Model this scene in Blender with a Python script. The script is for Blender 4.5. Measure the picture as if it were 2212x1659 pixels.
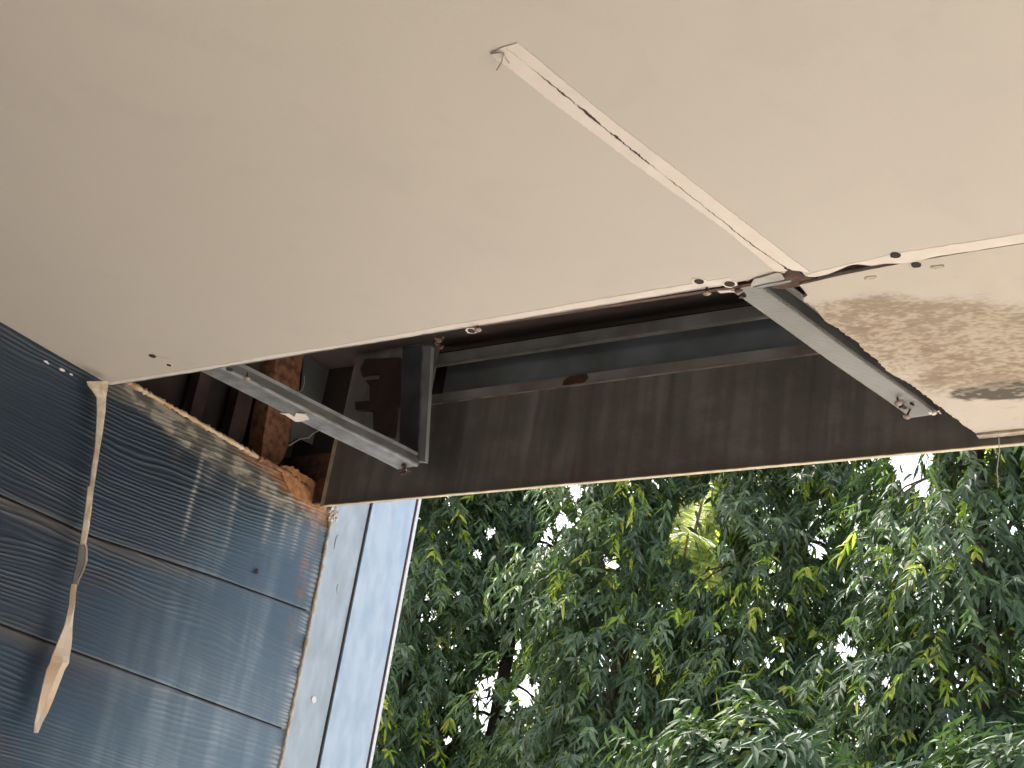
import bpy, bmesh, math
import numpy as np
from mathutils import Vector, Matrix

sc = bpy.context.scene
for o in list(bpy.data.objects):
    bpy.data.objects.remove(o)
rng = np.random.default_rng(7)

# ------------------------------------------------------------------ camera
# photo measured on a 2212 x 1659 grid: focal length 3200 px, rolled and pitched up
CX, CY, FPX = 1106.0, 829.5, 3200.0
AX = np.array([0.8317157, -0.11288298, -0.54360503])   # world X in camera coords (x right, y down, z forward)
AY = np.array([0.5348889, 0.4253376, 0.73005601])
AZ = np.array([0.14880476, -0.89796735, 0.41413982])
CAMZ = 1.6
ZC = CAMZ + 1.2                                         # height of the ceiling's underside
cam_d = bpy.data.cameras.new('camera')
cam = bpy.data.objects.new('camera', cam_d)
sc.collection.objects.link(cam)
m = Matrix(((AX[0], -AX[1], -AX[2], 0.0),
            (AY[0], -AY[1], -AY[2], 0.0),
            (AZ[0], -AZ[1], -AZ[2], CAMZ),
            (0, 0, 0, 1)))
cam.matrix_world = m
cam_d.sensor_width = 36
cam_d.lens = FPX / 2212 * 36
cam_d.clip_start = 0.05
cam_d.clip_end = 2000
sc.camera = cam

# ------------------------------------------------------------------ sky and sun
SUN_EL, SUN_AZ = math.radians(60), math.radians(298)    # azimuth: clockwise from +Y
w = bpy.data.worlds.new('World')
sc.world = w
w.use_nodes = True
nt = w.node_tree
bg = nt.nodes['Background']
sky = nt.nodes.new('ShaderNodeTexSky')
sky.sky_type = 'NISHITA'
sky.sun_disc = False
sky.sun_elevation = SUN_EL
sky.sun_rotation = SUN_AZ
sky.air_density = 1.0
sky.dust_density = 9.0
sky.ozone_density = 1.0
nt.links.new(sky.outputs[0], bg.inputs[0])
bg.inputs[1].default_value = 0.15
sl = bpy.data.lights.new('sun', 'SUN')
sl.energy = 2.4
sl.angle = math.radians(0.6)
sl.color = (1.0, 0.95, 0.87)
sun = bpy.data.objects.new('sun', sl)
sc.collection.objects.link(sun)
sd = Vector((math.sin(SUN_AZ) * math.cos(SUN_EL), math.cos(SUN_AZ) * math.cos(SUN_EL), math.sin(SUN_EL)))
sun.rotation_euler = sd.to_track_quat('Z', 'Y').to_euler()
sun.location = (0, 0, 30)
sc.view_settings.view_transform = 'Standard'
sc.view_settings.look = 'None'
sc.view_settings.exposure = 1.95
sc.view_settings.gamma = 1.0
sc.cycles.max_bounces = 10
sc.cycles.diffuse_bounces = 6
sc.cycles.transparent_max_bounces = 16


# ------------------------------------------------------------------ helpers
def ray(x, y):
    q = np.array([x - CX, y - CY, FPX])
    return np.array([AX @ q, AY @ q, AZ @ q])


def on_z(x, y, z=ZC):
    r = ray(x, y)
    p = r * (z - CAMZ) / r[2]
    return (p[0], p[1], z)


def on_y(x, y, Y):
    r = ray(x, y)
    p = r * Y / r[1]
    return (p[0], Y, p[2] + CAMZ)


def on_x(x, y, X):
    r = ray(x, y)
    p = r * X / r[0]
    return (X, p[1], p[2] + CAMZ)


def Z1(x, y): return (x * .2728, 658 + y * .2728)             # enlargements of the photo -> 2212 grid
def Z2(x, y): return (219.4 + .3472 * x, 740.6 + .3472 * y)
def Z3(x, y): return (877.8 + .4216 * x, 576 + .4216 * y)
def Z4(x, y): return (1481.3 + .3306 * x, 466.3 + .3306 * y)
def Z5(x, y): return (.4216 * x, 1042.3 + .4216 * y)


def link(o, parent=None):
    sc.collection.objects.link(o)
    if parent is not None:
        o.parent = parent
        o.matrix_parent_inverse = Matrix.Identity(4)
    return o


def mesh_obj(name, verts, faces, mat, parent=None, smooth=False, loc=None):
    """verts in world space; a parented mesh takes them relative to its parent's place"""
    off = np.array(loc if loc is not None else (0, 0, 0), float)
    if parent is not None:
        off = np.array(parent.location)
    me = bpy.data.meshes.new(name)
    v = np.asarray(verts, float) - off
    me.from_pydata([tuple(a) for a in v], [], [tuple(int(i) for i in f) for f in faces])
    me.update()
    for mm in (mat if isinstance(mat, (list, tuple)) else [mat]):
        me.materials.append(mm)
    if smooth:
        me.polygons.foreach_set('use_smooth', [True] * len(me.polygons))
    o = bpy.data.objects.new(name, me)
    if parent is None and loc is not None:
        o.location = tuple(off)
    return link(o, parent)


def np_mesh(name, V, F, mat, parent=None, col=None, smooth=False, loc=None):
    """fast mesh from arrays: F is (n,4) quads; col an (nverts,3) colour"""
    off = np.array(parent.location) if parent is not None else np.array(loc if loc is not None else (0, 0, 0), float)
    V = (np.asarray(V, float) - off).astype(np.float32)
    F = np.asarray(F, np.int32)
    me = bpy.data.meshes.new(name)
    k = F.shape[1]
    me.vertices.add(len(V))
    me.vertices.foreach_set('co', V.ravel())
    me.loops.add(F.size)
    me.loops.foreach_set('vertex_index', F.ravel())
    me.polygons.add(len(F))
    me.polygons.foreach_set('loop_start', np.arange(0, F.size, k, dtype=np.int32))
    me.polygons.foreach_set('loop_total', np.full(len(F), k, np.int32))
    me.polygons.foreach_set('use_smooth', np.full(len(F), smooth))
    me.update(calc_edges=True)
    if col is not None:
        a = me.color_attributes.new('tint', 'FLOAT_COLOR', 'POINT')
        c4 = np.ones((len(V), 4), np.float32)
        c4[:, :3] = col
        a.data.foreach_set('color', c4.ravel())
    me.materials.append(mat)
    o = bpy.data.objects.new(name, me)
    if parent is None and loc is not None:
        o.location = tuple(off)
    return link(o, parent)


def thing(name, loc, label, cat, group=None, kind=None):
    o = bpy.data.objects.new(name, None)
    o.empty_display_size = 0.1
    o.location = loc
    link(o)
    return tag(o, label, cat, group, kind)


def tag(o, label=None, cat=None, group=None, kind=None):
    if label: o['label'] = label
    if cat: o['category'] = cat
    if group: o['group'] = group
    if kind: o['kind'] = kind
    return o


def box(a, b):
    x0, y0, z0 = a
    x1, y1, z1 = b
    v = [(x0, y0, z0), (x1, y0, z0), (x1, y1, z0), (x0, y1, z0), (x0, y0, z1), (x1, y0, z1), (x1, y1, z1), (x0, y1, z1)]
    f = [(3, 2, 1, 0), (4, 5, 6, 7), (0, 1, 5, 4), (1, 2, 6, 5), (2, 3, 7, 6), (3, 0, 4, 7)]
    return v, f


def join(parts):
    V, F = [], []
    for v, f in parts:
        n = len(V)
        V += list(v)
        F += [tuple(i + n for i in ff) for ff in f]
    return V, F


def prism(poly, vec):
    """closed solid from an outline swept along vec"""
    n = len(poly)
    vec = np.array(vec)
    V = [tuple(p) for p in poly] + [tuple(np.array(p) + vec) for p in poly]
    F = [tuple(range(n - 1, -1, -1)), tuple(range(n, 2 * n))]
    F += [(i, (i + 1) % n, (i + 1) % n + n, i + n) for i in range(n)]
    return V, F


def jag(pts, step, amp, ax=None, seed=0, amp2=None):
    """polyline -> finer polyline with a torn edge; ax = direction of the tear"""
    r = np.random.default_rng(seed)
    out = []
    pts = [np.array(p, float) for p in pts]
    for a, b in zip(pts[:-1], pts[1:]):
        n = max(1, int(np.linalg.norm(b - a) / step))
        d = (b - a) / max(1e-9, np.linalg.norm(b - a))
        nrm = np.array(ax) if ax is not None else np.array([-d[1], d[0], 0.0])
        for i in range(n):
            j = r.normal(0, amp) if (i or len(out)) else 0
            out.append(a + (b - a) * ((i + r.uniform(-.3, .3) * (i > 0)) / n) + nrm * j)
    out.append(pts[-1])
    return [tuple(p) for p in out]


def tube(pts, r, n=8, taper=None, cap=True):
    pts = [np.array(p, float) for p in pts]
    V, F = [], []
    for i, p in enumerate(pts):
        a = pts[max(0, i - 1)]
        b = pts[min(len(pts) - 1, i + 1)]
        d = (b - a) / np.linalg.norm(b - a)
        u = np.cross(d, [0, 0, 1.0] if abs(d[2]) < .9 else [1.0, 0, 0])
        u /= np.linalg.norm(u)
        vv = np.cross(d, u)
        rr = (r[i] if isinstance(r, (list, tuple, np.ndarray)) else r)
        for k in range(n):
            t = 2 * math.pi * k / n
            V.append(tuple(p + rr * (math.cos(t) * u + math.sin(t) * vv)))
    for i in range(len(pts) - 1):
        for k in range(n):
            F.append((i * n + k, i * n + (k + 1) % n, (i + 1) * n + (k + 1) % n, (i + 1) * n + k))
    if cap:
        F.append(tuple(range(n - 1, -1, -1)))
        F.append(tuple((len(pts) - 1) * n + k for k in range(n)))
    return V, F


def sweep(profile, a, b, up=(0, 0, 1), warp=None, n=1):
    """closed profile [(side, up)] swept straight from a to b"""
    a, b = np.array(a, float), np.array(b, float)
    d = (b - a) / np.linalg.norm(b - a)
    s = np.cross(d, up)
    s /= np.linalg.norm(s)
    u = np.cross(s, d)
    V, F = [], []
    m_ = len(profile)
    for i in range(n + 1):
        t = i / n
        c = a + (b - a) * t
        for (x, y) in profile:
            q = c + s * x + u * y
            if warp: q = q + np.array(warp(t, x, y))
            V.append(tuple(q))
    for i in range(n):
        for k in range(m_):
            F.append((i * m_ + k, i * m_ + (k + 1) % m_, (i + 1) * m_ + (k + 1) % m_, (i + 1) * m_ + k))
    F.append(tuple(range(m_ - 1, -1, -1)))
    F.append(tuple(n * m_ + k for k in range(m_)))
    return V, F


def vnoise(x, y, seed=0):
    """2-D value noise in numpy, 0..1"""
    xi, yi = np.floor(x).astype(np.int64), np.floor(y).astype(np.int64)
    fx, fy = x - xi, y - yi
    fx, fy = fx * fx * (3 - 2 * fx), fy * fy * (3 - 2 * fy)

    def h(a, b):
        n = (a * 374761393 + b * 668265263 + seed * 974634777) & 0x7fffffff
        n = ((n ^ (n >> 13)) * 1274126177) & 0x7fffffff
        n = (n ^ (n >> 16)) & 0x7fffffff
        return (n % 100003) / 100003.0
    return (h(xi, yi) * (1 - fx) + h(xi + 1, yi) * fx) * (1 - fy) + (h(xi, yi + 1) * (1 - fx) + h(xi + 1, yi + 1) * fx) * fy


def fbm(x, y, seed=0, oct=4):
    s, a, t = 0, 1.0, 0
    for k in range(oct):
        s = s + a * vnoise(x * 2 ** k, y * 2 ** k, seed + k)
        t += a
        a *= .5
    return s / t


def sstep(a, b, x):
    t = np.clip((x - a) / (b - a), 0, 1)
    return t * t * (3 - 2 * t)


# ------------------------------------------------------------------ materials
def mat(name, col, rough=.7, col2=None, scale=8, detail=6, bump=0, bscale=60, metal=0, spec=.5, stretch=(1, 1, 1), lo=.35, hi=.65, attr=False, bdist=.001):
    mt = bpy.data.materials.new(name)
    mt.use_nodes = True
    t = mt.node_tree
    p = t.nodes['Principled BSDF']
    p.inputs['Base Color'].default_value = (*col, 1)
    p.inputs['Roughness'].default_value = rough
    p.inputs['Metallic'].default_value = metal
    p.inputs['Specular IOR Level'].default_value = spec
    tc = t.nodes.new('ShaderNodeTexCoord')
    mp = t.nodes.new('ShaderNodeMapping')
    mp.inputs['Scale'].default_value = stretch
    t.links.new(tc.outputs['Object'], mp.inputs['Vector'])
    base = None
    if attr:
        a = t.nodes.new('ShaderNodeAttribute')
        a.attribute_name = 'tint'
        base = a.outputs['Color']
        t.links.new(base, p.inputs['Base Color'])
    if col2 is not None:
        n = t.nodes.new('ShaderNodeTexNoise')
        n.inputs['Scale'].default_value = scale
        n.inputs['Detail'].default_value = detail
        t.links.new(mp.outputs[0], n.inputs['Vector'])
        r = t.nodes.new('ShaderNodeMapRange')
        r.inputs[1].default_value = lo
        r.inputs[2].default_value = hi
        t.links.new(n.outputs[0], r.inputs[0])
        mx = t.nodes.new('ShaderNodeMix')
        mx.data_type = 'RGBA'
        mx.inputs[6].default_value = (*col, 1)
        if base: t.links.new(base, mx.inputs[6])
        mx.inputs[7].default_value = (*col2, 1)
        t.links.new(r.outputs[0], mx.inputs[0])
        t.links.new(mx.outputs[2], p.inputs['Base Color'])
    if bump:
        n = t.nodes.new('ShaderNodeTexNoise')
        n.inputs['Scale'].default_value = bscale
        n.inputs['Detail'].default_value = 5
        t.links.new(mp.outputs[0], n.inputs['Vector'])
        b = t.nodes.new('ShaderNodeBump')
        b.inputs['Strength'].default_value = bump
        b.inputs['Distance'].default_value = bdist
        t.links.new(n.outputs[0], b.inputs['Height'])
        t.links.new(b.outputs[0], p.inputs['Normal'])
    return mt


M_ceil = mat('ceiling_paint', (.50, .455, .410), .62, (.53, .49, .430), 1.6, 4, .4, 160, lo=.3, hi=.7, bdist=.0006)
t_ = M_ceil.node_tree
_p = t_.nodes['Principled BSDF']
_src = _p.inputs['Base Color'].links[0].from_socket
_tc = [n for n in t_.nodes if n.type == 'TEX_COORD'][0]
_n = t_.nodes.new('ShaderNodeTexNoise'); _n.inputs['Scale'].default_value = 6; _n.inputs['Detail'].default_value = 8; _n.inputs['Distortion'].default_value = .6
_r = t_.nodes.new('ShaderNodeMapRange'); _r.inputs[1].default_value = .56; _r.inputs[2].default_value = .78; _r.inputs[4].default_value = .2
_m = t_.nodes.new('ShaderNodeMix'); _m.data_type = 'RGBA'; _m.inputs[7].default_value = (.36, .34, .31, 1)
t_.links.new(_tc.outputs['Object'], _n.inputs['Vector']); t_.links.new(_n.outputs[0], _r.inputs[0]); t_.links.new(_r.outputs[0], _m.inputs[0])
t_.links.new(_src, _m.inputs[6]); t_.links.new(_m.outputs[2], _p.inputs['Base Color'])
M_band = mat('bare_jointing', (.72, .65, .60), .8, (.66, .59, .53), 18, 5, .35, 300, bdist=.0006)
M_board_edge = mat('board_core', (.36, .32, .28), .9, (.22, .19, .16), 40, 5, .3, 200)
M_stain = mat('stained_paint', (.7, .6, .5), .8, attr=True, bump=.3, bscale=250, bdist=.0006)
M_wall = mat('navy_woodgrain_paint', (.02, .03, .05), .42, attr=True, bump=.3, bscale=260, spec=.42, bdist=.0004)
M_fascia = mat('fibre_cement_inner', (.5, .5, .5), .85, attr=True, bump=.9, bscale=55, bdist=.0022)
M_cream = mat('cream_edge_paint', (.68, .60, .44), .6, (.5, .42, .3), 30, 5)
M_galv = mat('galvanised_steel', (.27, .285, .30), .5, (.15, .15, .15), 26, 9, .15, 120, metal=.35, bdist=.0005)
M_galv_dark = mat('dull_purlin_steel', (.28, .33, .38), .6, (.17, .19, .20), 6, 6, .2, 80, metal=.2)
M_rust = mat('orange_rust', (.34, .165, .09), .95, (.13, .065, .045), 55, 10, .9, 90, lo=.42, hi=.66, bdist=.003)
M_rust_dark = mat('dark_rust', (.060, .034, .030), .9, (.030, .021, .019), 22, 8, .5, 90)
M_redrust = mat('red_oxide', (.13, .058, .038), .85, (.05, .028, .024), 45, 7, .4, 90)
M_grey = mat('dark_flashing', (.15, .165, .165), .75, (.09, .10, .10), 6, 6, .2, 60)
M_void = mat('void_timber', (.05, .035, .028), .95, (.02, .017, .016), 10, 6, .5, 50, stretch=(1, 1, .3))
M_post_a = mat('weathered_post_paint', (.42, .50, .575), .42, (.32, .39, .45), 26, 9, .3, 90, stretch=(1, 1, .4), spec=.6)
M_post_b = mat('pale_blue_post_paint', (.46, .56, .67), .33, (.36, .47, .60), 24, 7, .25, 60, stretch=(1, 1.0, .45), spec=.7, lo=.4, hi=.62)
M_sealant = mat('old_sealant', (.60, .54, .45), .8, (.42, .34, .25), 50, 5, .4, 200)
M_strip = mat('peeled_sealant', (.62, .52, .43), .65, (.60, .40, .24), 9, 4, .4, 150, lo=.45, hi=.75)
M_strip_dark = mat('sealant_back', (.17, .16, .15), .7, (.1, .1, .1), 20)
M_hole = mat('screw_hole', (.03, .018, .02), .9)
M_white = mat('white_chip', (.75, .73, .70), .6)
M_ground = mat('yard_concrete', (.46, .44, .40), .9, (.36, .345, .31), .6, 6, .3, 20)
M_grass = mat('verge', (.08, .12, .03), .95, (.12, .13, .05), 3, 6)
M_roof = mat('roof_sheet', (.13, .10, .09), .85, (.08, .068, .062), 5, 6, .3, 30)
M_bark = mat('tree_bark', (.10, .08, .06), .95, (.04, .032, .026), 6, 8, .8, 20, stretch=(1, 1, .3), bdist=.01)
M_wire = mat('pale_wire', (.5, .5, .45), .6)
M_inner = mat('unseen_porch_plaster', (.55, .52, .47), .9, (.36, .33, .29), 2, 4)


def leaf_mat(name, trans=.35, rough=.38):
    mt = bpy.data.materials.new(name)
    mt.use_nodes = True
    t = mt.node_tree
    p = t.nodes['Principled BSDF']
    out = t.nodes['Material Output']
    a = t.nodes.new('ShaderNodeAttribute')
    a.attribute_name = 'tint'
    t.links.new(a.outputs['Color'], p.inputs['Base Color'])
    p.inputs['Roughness'].default_value = rough
    p.inputs['Specular IOR Level'].default_value = .34
    tr = t.nodes.new('ShaderNodeBsdfTranslucent')
    mul = t.nodes.new('ShaderNodeMix')
    mul.data_type = 'RGBA'
    mul.blend_type = 'MULTIPLY'
    mul.inputs[0].default_value = 1
    mul.inputs[7].default_value = (1.5, 1.8, .65, 1)
    t.links.new(a.outputs['Color'], mul.inputs[6])
    t.links.new(mul.outputs[2], tr.inputs['Color'])
    mx = t.nodes.new('ShaderNodeMixShader')
    mx.inputs[0].default_value = trans
    t.links.new(p.outputs[0], mx.inputs[1])
    t.links.new(tr.outputs[0], mx.inputs[2])
    t.links.new(mx.outputs[0], out.inputs[0])
    return mt


M_leaf = leaf_mat('drooping_leaf', .32, .55)
M_broad = leaf_mat('broad_leaf', .14, .55)
M_broad.node_tree.nodes['Principled BSDF'].inputs['Specular IOR Level'].default_value = .2
M_palm = leaf_mat('palm_leaf', .12, .5)

# ------------------------------------------------------------------ ground
gv, gf = [(-900, -900, 0), (900, -900, 0), (900, 900, 0), (-900, 900, 0)], [(0, 1, 2, 3)]
tag(mesh_obj('ground', gv, gf, M_ground), kind='structure')
tag(mesh_obj('grass_verge', *box((-60, 9.2, -.05), (60, 40, .02)), M_grass), kind='structure')

# ------------------------------------------------------------------ ceiling boards
YE = 1.883                    # outer edge of the sound boards
XW = -2.473                   # face of the clad wall
YF = 2.559                    # inner face of the fascia
TH = .006
seam = [on_z(960, 0), on_z(1085, 107), on_z(1400, 350), on_z(1715, 590)]
sx = [(-1.02, -4.0, ZC), (seam[0][0], seam[0][1], ZC), seam[1], seam[2], (seam[3][0], YE, ZC)]
GAP = .0035


def gapd(i): return 0.0 if i < 3 else GAP / 2


edge_l = jag([(seam[3][0] - GAP / 2 - .012, YE - .004, ZC), (-1.0, YE, ZC), (-1.5, YE + .002, ZC), (-1.78, YE + .001, ZC), (-1.80, YE - .006, ZC), (-1.86, YE - .003, ZC),
              (-2.2, YE + .001, ZC), (XW - .004, YE - .002, ZC)], .02, .0012, (0, 1, 0), 3)
polyL = [(p[0] - gapd(i), p[1], ZC) for i, p in enumerate(sx[:-1])] + [(sx[-1][0] - GAP / 2, YE - .02, ZC)] + edge_l + [(XW - .03, 1.7, ZC), (XW - .03, -4.0, ZC)]
o = mesh_obj('ceiling_board', *prism(polyL, (0, 0, TH)), M_ceil)
boardL = tag(o, 'large smooth cream ceiling board with bare joint edge above the hole, next to the blue wall', 'ceiling board', 'ceiling boards')

edge_r_px = [(785, 395), (830, 402), (930, 382), (1000, 352), (1060, 325), (1110, 314), (1160, 318), (1210, 326), (1300, 310), (1400, 312), (1500, 298), (1650, 262), (1800, 240), (2210, 176)]
edge_r = [on_z(*Z4(*p)) for p in edge_r_px]
edge_r += [(1.5, YE, ZC), (4.5, YE, ZC)]
polyR = [(p[0] + gapd(i), p[1], ZC) for i, p in enumerate(sx[:-1])] + [(sx[-1][0] + GAP / 2 + .01, YE - .03, ZC)] + jag(edge_r, .012, .0008, (0, 1, 0), 8) + [(4.5, -4.0, ZC)]
boardR = tag(mesh_obj('ceiling_board', *prism(polyR, (0, 0, TH)), M_ceil),
             'clean cream ceiling board right of the taped seam, above the stained board', 'ceiling board', 'ceiling boards')

# lighter bare band along the edges where the joint compound came off
DB = .0005


def band(poly_a, poly_b, name, parent, m_=M_band, dz=DB):
    """strip between two polylines of equal count just under the board"""
    V = [(p[0], p[1], ZC - dz) for p in poly_a] + [(p[0], p[1], ZC - dz) for p in poly_b]
    V += [(p[0], p[1], ZC - .0002) for p in poly_a] + [(p[0], p[1], ZC - .0002) for p in poly_b]
    n = len(poly_a)
    F = [(i, i + 1, n + i + 1, n + i) for i in range(n - 1)]
    F += [(i, 2 * n + i, 2 * n + i + 1, i + 1) for i in range(n - 1)]
    F += [(n + i, n + i + 1, 3 * n + i + 1, 3 * n + i) for i in range(n - 1)]
    return mesh_obj(name, V, F, m_, parent)


r_ = np.random.default_rng(5)
xs = np.linspace(-.99, XW + .004, 150)
ia = [(x, YE - .0015, 0) for x in xs]
wdt = .010 + .007 * sstep(-2.0, -1.1, xs) + r_.normal(0, .0006, len(xs)) + .003 * (vnoise(xs * 14, xs * 0, 4) - .5)
ib = [(x, YE - .0015 - a, 0) for x, a in zip(xs, wdt)]
band(ia, ib, 'bare_edge_band', boardL)
xs = np.linspace(on_z(*Z4(800, 395))[0], .2, 110)
ex = np.array([p[0] for p in edge_r]); ey = np.array([p[1] for p in edge_r])
ya = np.interp(xs, ex, ey)
top = [on_z(*Z4(*p)) for p in [(790, 385), (900, 352), (1100, 308), (1400, 238), (1800, 178), (2210, 113)]] + [(4.5, YE - .03, ZC)]
yb = np.interp(xs, [p[0] for p in top], [p[1] for p in top]) + r_.normal(0, .0005, len(xs))
yb = np.minimum(yb, ya - .002)
band([(x, y - .0005, 0) for x, y in zip(xs, ya)], [(x, y, 0) for x, y in zip(xs, yb)], 'bare_edge_band', boardR)

# joint tape: two torn strips with a crack between
tp = thing('joint_tape', (seam[2][0], seam[2][1], ZC), 'pale peeling joint tape strip with a crack down its middle on the cream ceiling', 'joint tape')
upx = [(350, 100), (390, 128), (430, 163), (530, 245), (630, 325), (760, 432), (900, 545), (1100, 700), (1300, 852), (1490, 1000), (1750, 1200), (2050, 1432)]
lopx = [(196, 160), (240, 205), (280, 228), (420, 340), (540, 435), (700, 552), (850, 665), (1000, 782), (1200, 925), (1580, 1200), (1740, 1335), (1850, 1428)]
crpx = [(268, 122), (330, 158), (400, 215), (520, 318), (620, 400), (720, 478), (820, 565), (930, 650), (1040, 740), (1250, 905), (1480, 1085), (1700, 1262), (1930, 1420)]


def z8(x, y): return (987.5 + x * .3721, 54.9 + y * .3721)


def resamp(px, n, amp, seed):
    P = np.array([on_z(*z8(*p)) for p in px])
    s = np.r_[0, np.cumsum(np.linalg.norm(np.diff(P, axis=0), axis=1))]
    t = np.linspace(0, s[-1], n)
    Q = np.stack([np.interp(t, s, P[:, k]) for k in range(3)], 1)
    r = np.random.default_rng(seed)
    Q[1:-1, 0] += r.normal(0, amp, n - 2) + amp * 2 * (vnoise(t[1:-1] * 60, t[1:-1] * 0, seed) - .5)
    return Q


NT = 170
U = resamp(upx, NT, .0005, 1)
L = resamp(lopx, NT, .0006, 2)
Cc = resamp(crpx, NT, .0006, 3)
tt = np.linspace(0, 1, NT)
cw = .0004 + .0016 * sstep(.08, .2, tt) * (1 - sstep(.42, .5, tt)) + .0006 * sstep(.5, .6, tt) + .0014 * sstep(.93, 1, tt)
cw = cw * (.35 + 1.2 * vnoise(tt * 45, tt * 0, 11))
Ca, Cb = Cc.copy(), Cc.copy()
Ca[:, 0] -= cw; Cb[:, 0] += cw
for nm, A_, B_ in (('tape_strip', L, Ca), ('tape_strip', U, Cb)):
    band([tuple(p) for p in A_], [tuple(p) for p in B_], nm, tp, dz=.0010)
crk = band([tuple(p) for p in Ca], [tuple(p) for p in Cb], 'crack', tp, M_rust_dark, dz=.0004)
# small loose flap and thread at the start of the tape
fl = [on_z(*z8(*p)) for p in [(196, 158), (250, 142), (272, 150), (262, 190), (235, 232)]]
cv = [(p[0], p[1], ZC - .002 - .006 * i / 4) for i, p in enumerate(fl)]
mesh_obj('loose_thread', *tube(cv, .0011, 6), M_board_edge, tp)
cv = [on_z(*z8(*p)) for p in [(272, 150), (285, 185), (305, 210)]]
mesh_obj('loose_thread', *tube([(p[0], p[1], ZC - .0028) for p in cv], .0006, 6), M_board_edge, tp)

# ------------------------------------------------------------------ screw holes in the boards
def hole(px, parent, r=.0085, chip=True, seed=0, squash=1.0):
    c = on_z(*px)
    rr = np.random.default_rng(seed)
    n = 18
    if chip:
        ring = [(c[0] + r * (1.55 + rr.uniform(-.2, .25)) * math.cos(2 * math.pi * k / n), c[1] + r * (1.4 + rr.uniform(-.25, .2)) * math.sin(2 * math.pi * k / n), ZC - DB - .0003) for k in range(n)]
        ch = mesh_obj('paint_chip', *prism(ring, (0, 0, .001)), M_band, parent)
    ring = [(c[0] + r * (1 + rr.uniform(-.08, .08)) * math.cos(2 * math.pi * k / n), c[1] + squash * r * (1 + rr.uniform(-.08, .08)) * math.sin(2 * math.pi * k / n), ZC - DB - .0010) for k in range(n)]
    h = mesh_obj('screw_hole', *prism(ring, (0, 0, .002)), M_hole, parent)
    return h


hole(Z1(1208, 405), boardL, .0075, False, 1)
hole(Z1(1338, 476), boardL, .0055, True, 2)
hole(Z1(1818, 512), boardL, .0075, False, 3)
hole(Z3(335, 327), boardL, .0075, True, 4)
hole(Z4(88, 426), boardL, .0080, True, 5)
hole(Z4(286, 442), boardL, .0085, True, 6)
hole(Z4(1370, 254), boardR, .0080, False, 7)
# little rust run beside the leftmost hole
a = on_z(*Z1(1240, 408)); b = on_z(*Z1(1360, 430))
mesh_obj('rust_run', *prism([(a[0], a[1] - .003, ZC - .0005), (b[0], b[1], ZC - .0005), (a[0], a[1] + .003, ZC - .0005)], (0, 0, .0004)), mat('rust_run', (.50, .38, .24), .8), boardL)
# fine hairline continuing the seam is the real butt joint between the two boards

# ------------------------------------------------------------------ stained board
left_px = [(742, 452), (712, 472), (730, 500), (800, 558), (880, 640), (925, 668), (1000, 722), (1080, 780), (1150, 852), (1230, 915), (1300, 990), (1380, 1040), (1500, 1112), (1600, 1195), (1700, 1272), (1800, 1350), (1905, 1432)]
lp = [on_z(*Z4(*p)) for p in left_px]
lp = jag(lp, .006, .0014, (1, 0, 0), 12)
top_px = [(742, 452), (860, 425), (1000, 392), (1200, 352), (1400, 314), (1800, 246), (2210, 181)]
tpv = [on_z(*Z4(*p)) for p in top_px]
NY, NX = 420, 330
ys_l = np.array([p[1] for p in lp]); xs_l = np.array([p[0] for p in lp])
od = np.argsort(ys_l)
y0g, y1g = 1.885, YF - .008
yy = np.linspace(y0g, y1g, NY)
xl = np.interp(yy, ys_l[od], xs_l[od])
uu = np.linspace(0, 1, NX) ** 1.5
XR = .9
XX = xl[:, None] + (XR - xl[:, None]) * uu[None, :]
YY = np.repeat(yy[:, None], NX, 1)
# the near edge follows the measured line
topy = np.interp(XX[0], [p[0] for p in tpv] + [2], [p[1] for p in tpv] + [YE + .004])
YY = y1g - (y1g - topy[None, :]) * ((y1g - YY) / (y1g - y0g))
ZZ = np.full_like(XX, ZC)


def mound(px, rx, ry, rot=0):
    c = on_z(*Z4(*px))
    dx, dy = XX - c[0], YY - c[1]
    cr, sr = math.cos(rot), math.sin(rot)
    return np.exp(-(((dx * cr + dy * sr) / rx) ** 2 + ((-dx * sr + dy * cr) / ry) ** 2))


n1 = .6 * fbm(XX * 70, YY * 130, 21, 4) + .4 * fbm(XX * 34, YY * 60, 24, 3)
n2 = fbm(XX * 22, YY * 16, 31, 4)
n3 = fbm(XX * 160, YY * 260, 41, 3)
belt = mound((1150, 640), .10, .06) + mound((1500, 720), .12, .075) + mound((1900, 830), .14, .10) + mound((2250, 900), .18, .12) + .9 * mound((2100, 1040), .15, .04) + .5 * mound((1500, 930), .06, .03)
belt = np.clip(belt, 0, 1)
speck = sstep(.46, .64, .65 * n1 + .35 * n3 + .12 * (belt - .6) + .25 * (n2 - .5)) * sstep(.2, .9, belt + .5 * (n2 - .5))
wash = sstep(.25, 1.0, belt + .5 * (n2 - .5))
line = mound((1250, 730), .055, .008, .15) + mound((1500, 790), .06, .008, .45) + mound((1660, 900), .05, .009, .8)
line = np.clip(line + .35 * n2 * line, 0, 1)
dark = sstep(.35, .75, mound((1960, 1150), .05, .025) + mound((2150, 1120), .09, .02) + .9 * mound((2400, 1130), .14, .035) - .5 * mound((2060, 1140), .02, .008) + .5 * (n1 - .5) + .35 * (n2 - .5))
spots = sstep(.63, .69, n1) * sstep(.3, .6, n2) * sstep(2.10, 2.3, YY)
ring = mound((1655, 1062), .015, .006)
base = np.array([.52, .465, .405])
C = np.ones(XX.shape + (3,)) * base
C = C * (1 - .10 * (n2[..., None] - .3))


def lay(C, m_, c): return C * (1 - m_[..., None]) + np.array(c) * m_[..., None]


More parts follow.
